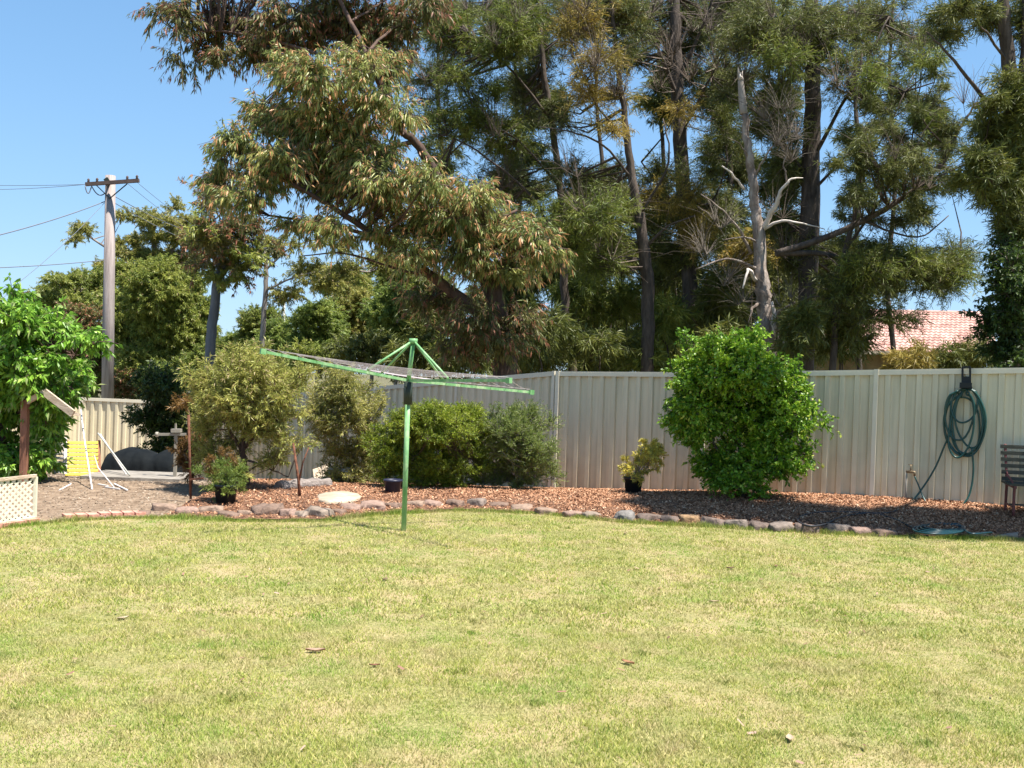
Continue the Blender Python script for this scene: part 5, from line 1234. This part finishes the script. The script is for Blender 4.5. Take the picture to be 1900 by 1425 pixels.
tree('bottlebrush', 'second grey olive bottlebrush between the planks and the yellow green shrub', 'shrub', (650, 14.6),
 [[(652, 910, 14.6, 9), (648, 860, 14.6, 7), (640, 800, 14.6, 5), (635, 740, 14.6, 3)], [(648, 860, 14.6, 5), (690, 790, 14.4, 3)]],
 [('brush', 'bottle_tip', bl([(630,740,50,34),(610,770,34,36),(670,745,36,34),(650,790,50,40),(630,840,30,30),(670,850,34,40),(640,890,34,22),(685,890,30,26),(590,730,24,24),(700,770,16,30),(600,810,24,20),(600,770,26,40),(660,900,34,20),(620,870,26,24),(640,700,40,20)], 14.4, .6), dict(dens=.62)),
  ], 'bark_grey', seed=85, branch_r=.008, twig_r=.003)
tree('red_shrub', 'thin reddish foliage growing around the rusty stake', 'shrub', (356, 13.6),
 [[(358, 925, 13.6, 5), (355, 850, 13.6, 4), (350, 760, 13.6, 2)]],
 [('brush', 'redleaf', bl([(350,755,14,20),(358,830,18,30),(372,850,18,24),(352,870,14,24)], 13.5, .2), dict(dens=.5, subscale=.7))], 'bark_red', seed=86, branch_r=.006, twig_r=.003)

def pot(px, py, wpx, hpx, name, label, mat, tp):
    g = G(px, py); d = g.y; r = wpx / 2 / 1900 * d; h = hpx / 1900 * d; z = g.z + .07
    root = empty(name, (g.x, g.y, z), label, 'pot plant')
    MB().lathe((g.x, g.y, z), [(0.001, 0), (r * .78, 0), (r * .95, h * .86), (r * 1.06, h * .86), (r * 1.06, h), (r * .93, h), (r * .9, h * .9), (0.001, h * .88)], 24).build('pot', mat, root)
    return root, Vector((g.x, g.y, z + h * .9)), d
root, s0, d = pot(1174, 926, 36, 32, 'potted_shrub', 'golden leaved shrub in a black plastic pot on the mulch', M['black_plastic'], 0)
mb = MB()
for t in ((1195, 850), (1205, 870), (1175, 850), (1160, 875), (1150, 868), (1190, 835)):
    e = P(t[0], t[1], d); mb.tube(catmull([s0, s0.lerp(e, .5) + Vector((.01, 0, -.01)), e], 3), .004, 5)
mb.build('stems', M['bark_grey'], root)
crown('foliage', [(1198, 845, 26, 26, d), (1188, 868, 20, 18, d), (1212, 855, 16, 24, d - .05), (1156, 868, 15, 12, d), (1172, 880, 14, 8, d), (1205, 828, 16, 10, d)], 'fine', M['golden'], root, 90, skel=[s0], wood=M['bark_grey'], dens=.28, twig_r=.002, branch_r=.006, subscale=.55)
root, s0, d = pot(418, 944, 44, 34, 'potted_shrub', 'small dark green shrub with reddish tips in a black tub near the bottlebrush trunk', M['black_plastic'], 0)
crown('foliage', [(418, 905, 24, 22, d), (425, 880, 22, 18, d), (405, 885, 16, 18, d)], 'spike', M['midgreen'], root, 91, skel=[s0], wood=M['bark_dark'], dens=1.0, twig_r=.002, branch_r=.006, subscale=.7)
crown('foliage', [(420, 868, 22, 8, d)], 'spike', M['redleaf'], root, 92, skel=[s0], wood=M['bark_dark'], dens=1.0, twig_r=.002, branch_r=.006, subscale=.6)
root, s0, d = pot(728, 926, 34, 26, 'plant_pot', 'dark blue plant pot half hidden under the yellow green shrub', plain('blue_pot', (.022, .024, .045), .2, rough=.4), 0)

# a few dry leaves on the lawn
def leaf_on_lawn(px, py, s, tone, label, seed):
    g = G(px, py); r = random.Random(seed); a = r.uniform(0, 3.1); d = Vector((math.cos(a), math.sin(a), 0)); sd = Vector((-d.y, d.x, 0)); vs = []; n = 6
    for i in range(n + 1):
        t = i / n; w = math.sin(math.pi * min(.97, max(.03, t))) * s * .22; zc = .010 + .10 * s * abs(t - .5)
        for k in (-1, 0, 1): vs.append(g + d * (t - .5) * s + sd * w * k + Vector((0, 0, zc + (.10 * s if k else 0))))
    fs = []
    for i in range(n):
        for k in range(2): q = i * 3 + k; fs.append((q, q + 1, q + 4, q + 3))
    mb = MB(); mb.add(vs, fs, True)
    tag(mb.build('fallen_leaf', plain('dry_leaf_%d' % seed, tone, .3, scale=30, rough=.8), origin=g), label, 'leaf', 'dry leaves on the lawn')
for i, (px, py, s, tone, lb) in enumerate([(585, 1213, .11, (.30, .19, .13), 'pale pinkish dry leaf on the lawn at lower left'), (695, 1240, .06, (.16, .07, .04), 'small dark brown leaf right of the pale pinkish one'),
    (1165, 1234, .09, (.24, .12, .06), 'brown curled leaf alone on the lower middle lawn'), (1355, 1057, .08, (.14, .08, .05), 'dark leaf on the lawn below the glossy shrub'), (715, 1078, .08, (.13, .09, .05), 'dark leaf on the lawn below the clothesline mast'),
    (1465, 1377, .08, (.36, .26, .18), 'cream dry leaf on the lawn near the bottom'), (1325, 1120, .07, (.32, .24, .15), 'pale leaf on the mid right lawn'), (1440, 1053, .06, (.2, .1, .07), 'small brown leaf right of the dark one below the glossy shrub'),
    (228, 1152, .08, (.34, .27, .18), 'pale leaf at the left side of the lawn'), (1500, 1000, .06, (.15, .09, .06), 'dark leaf near the lawn edge below the dark hose'), (1160, 992, .07, (.14, .1, .05), 'dark leaf on the grass below the blue grey rock')]):
    leaf_on_lawn(px, py, s, tone, lb, 200 + i)
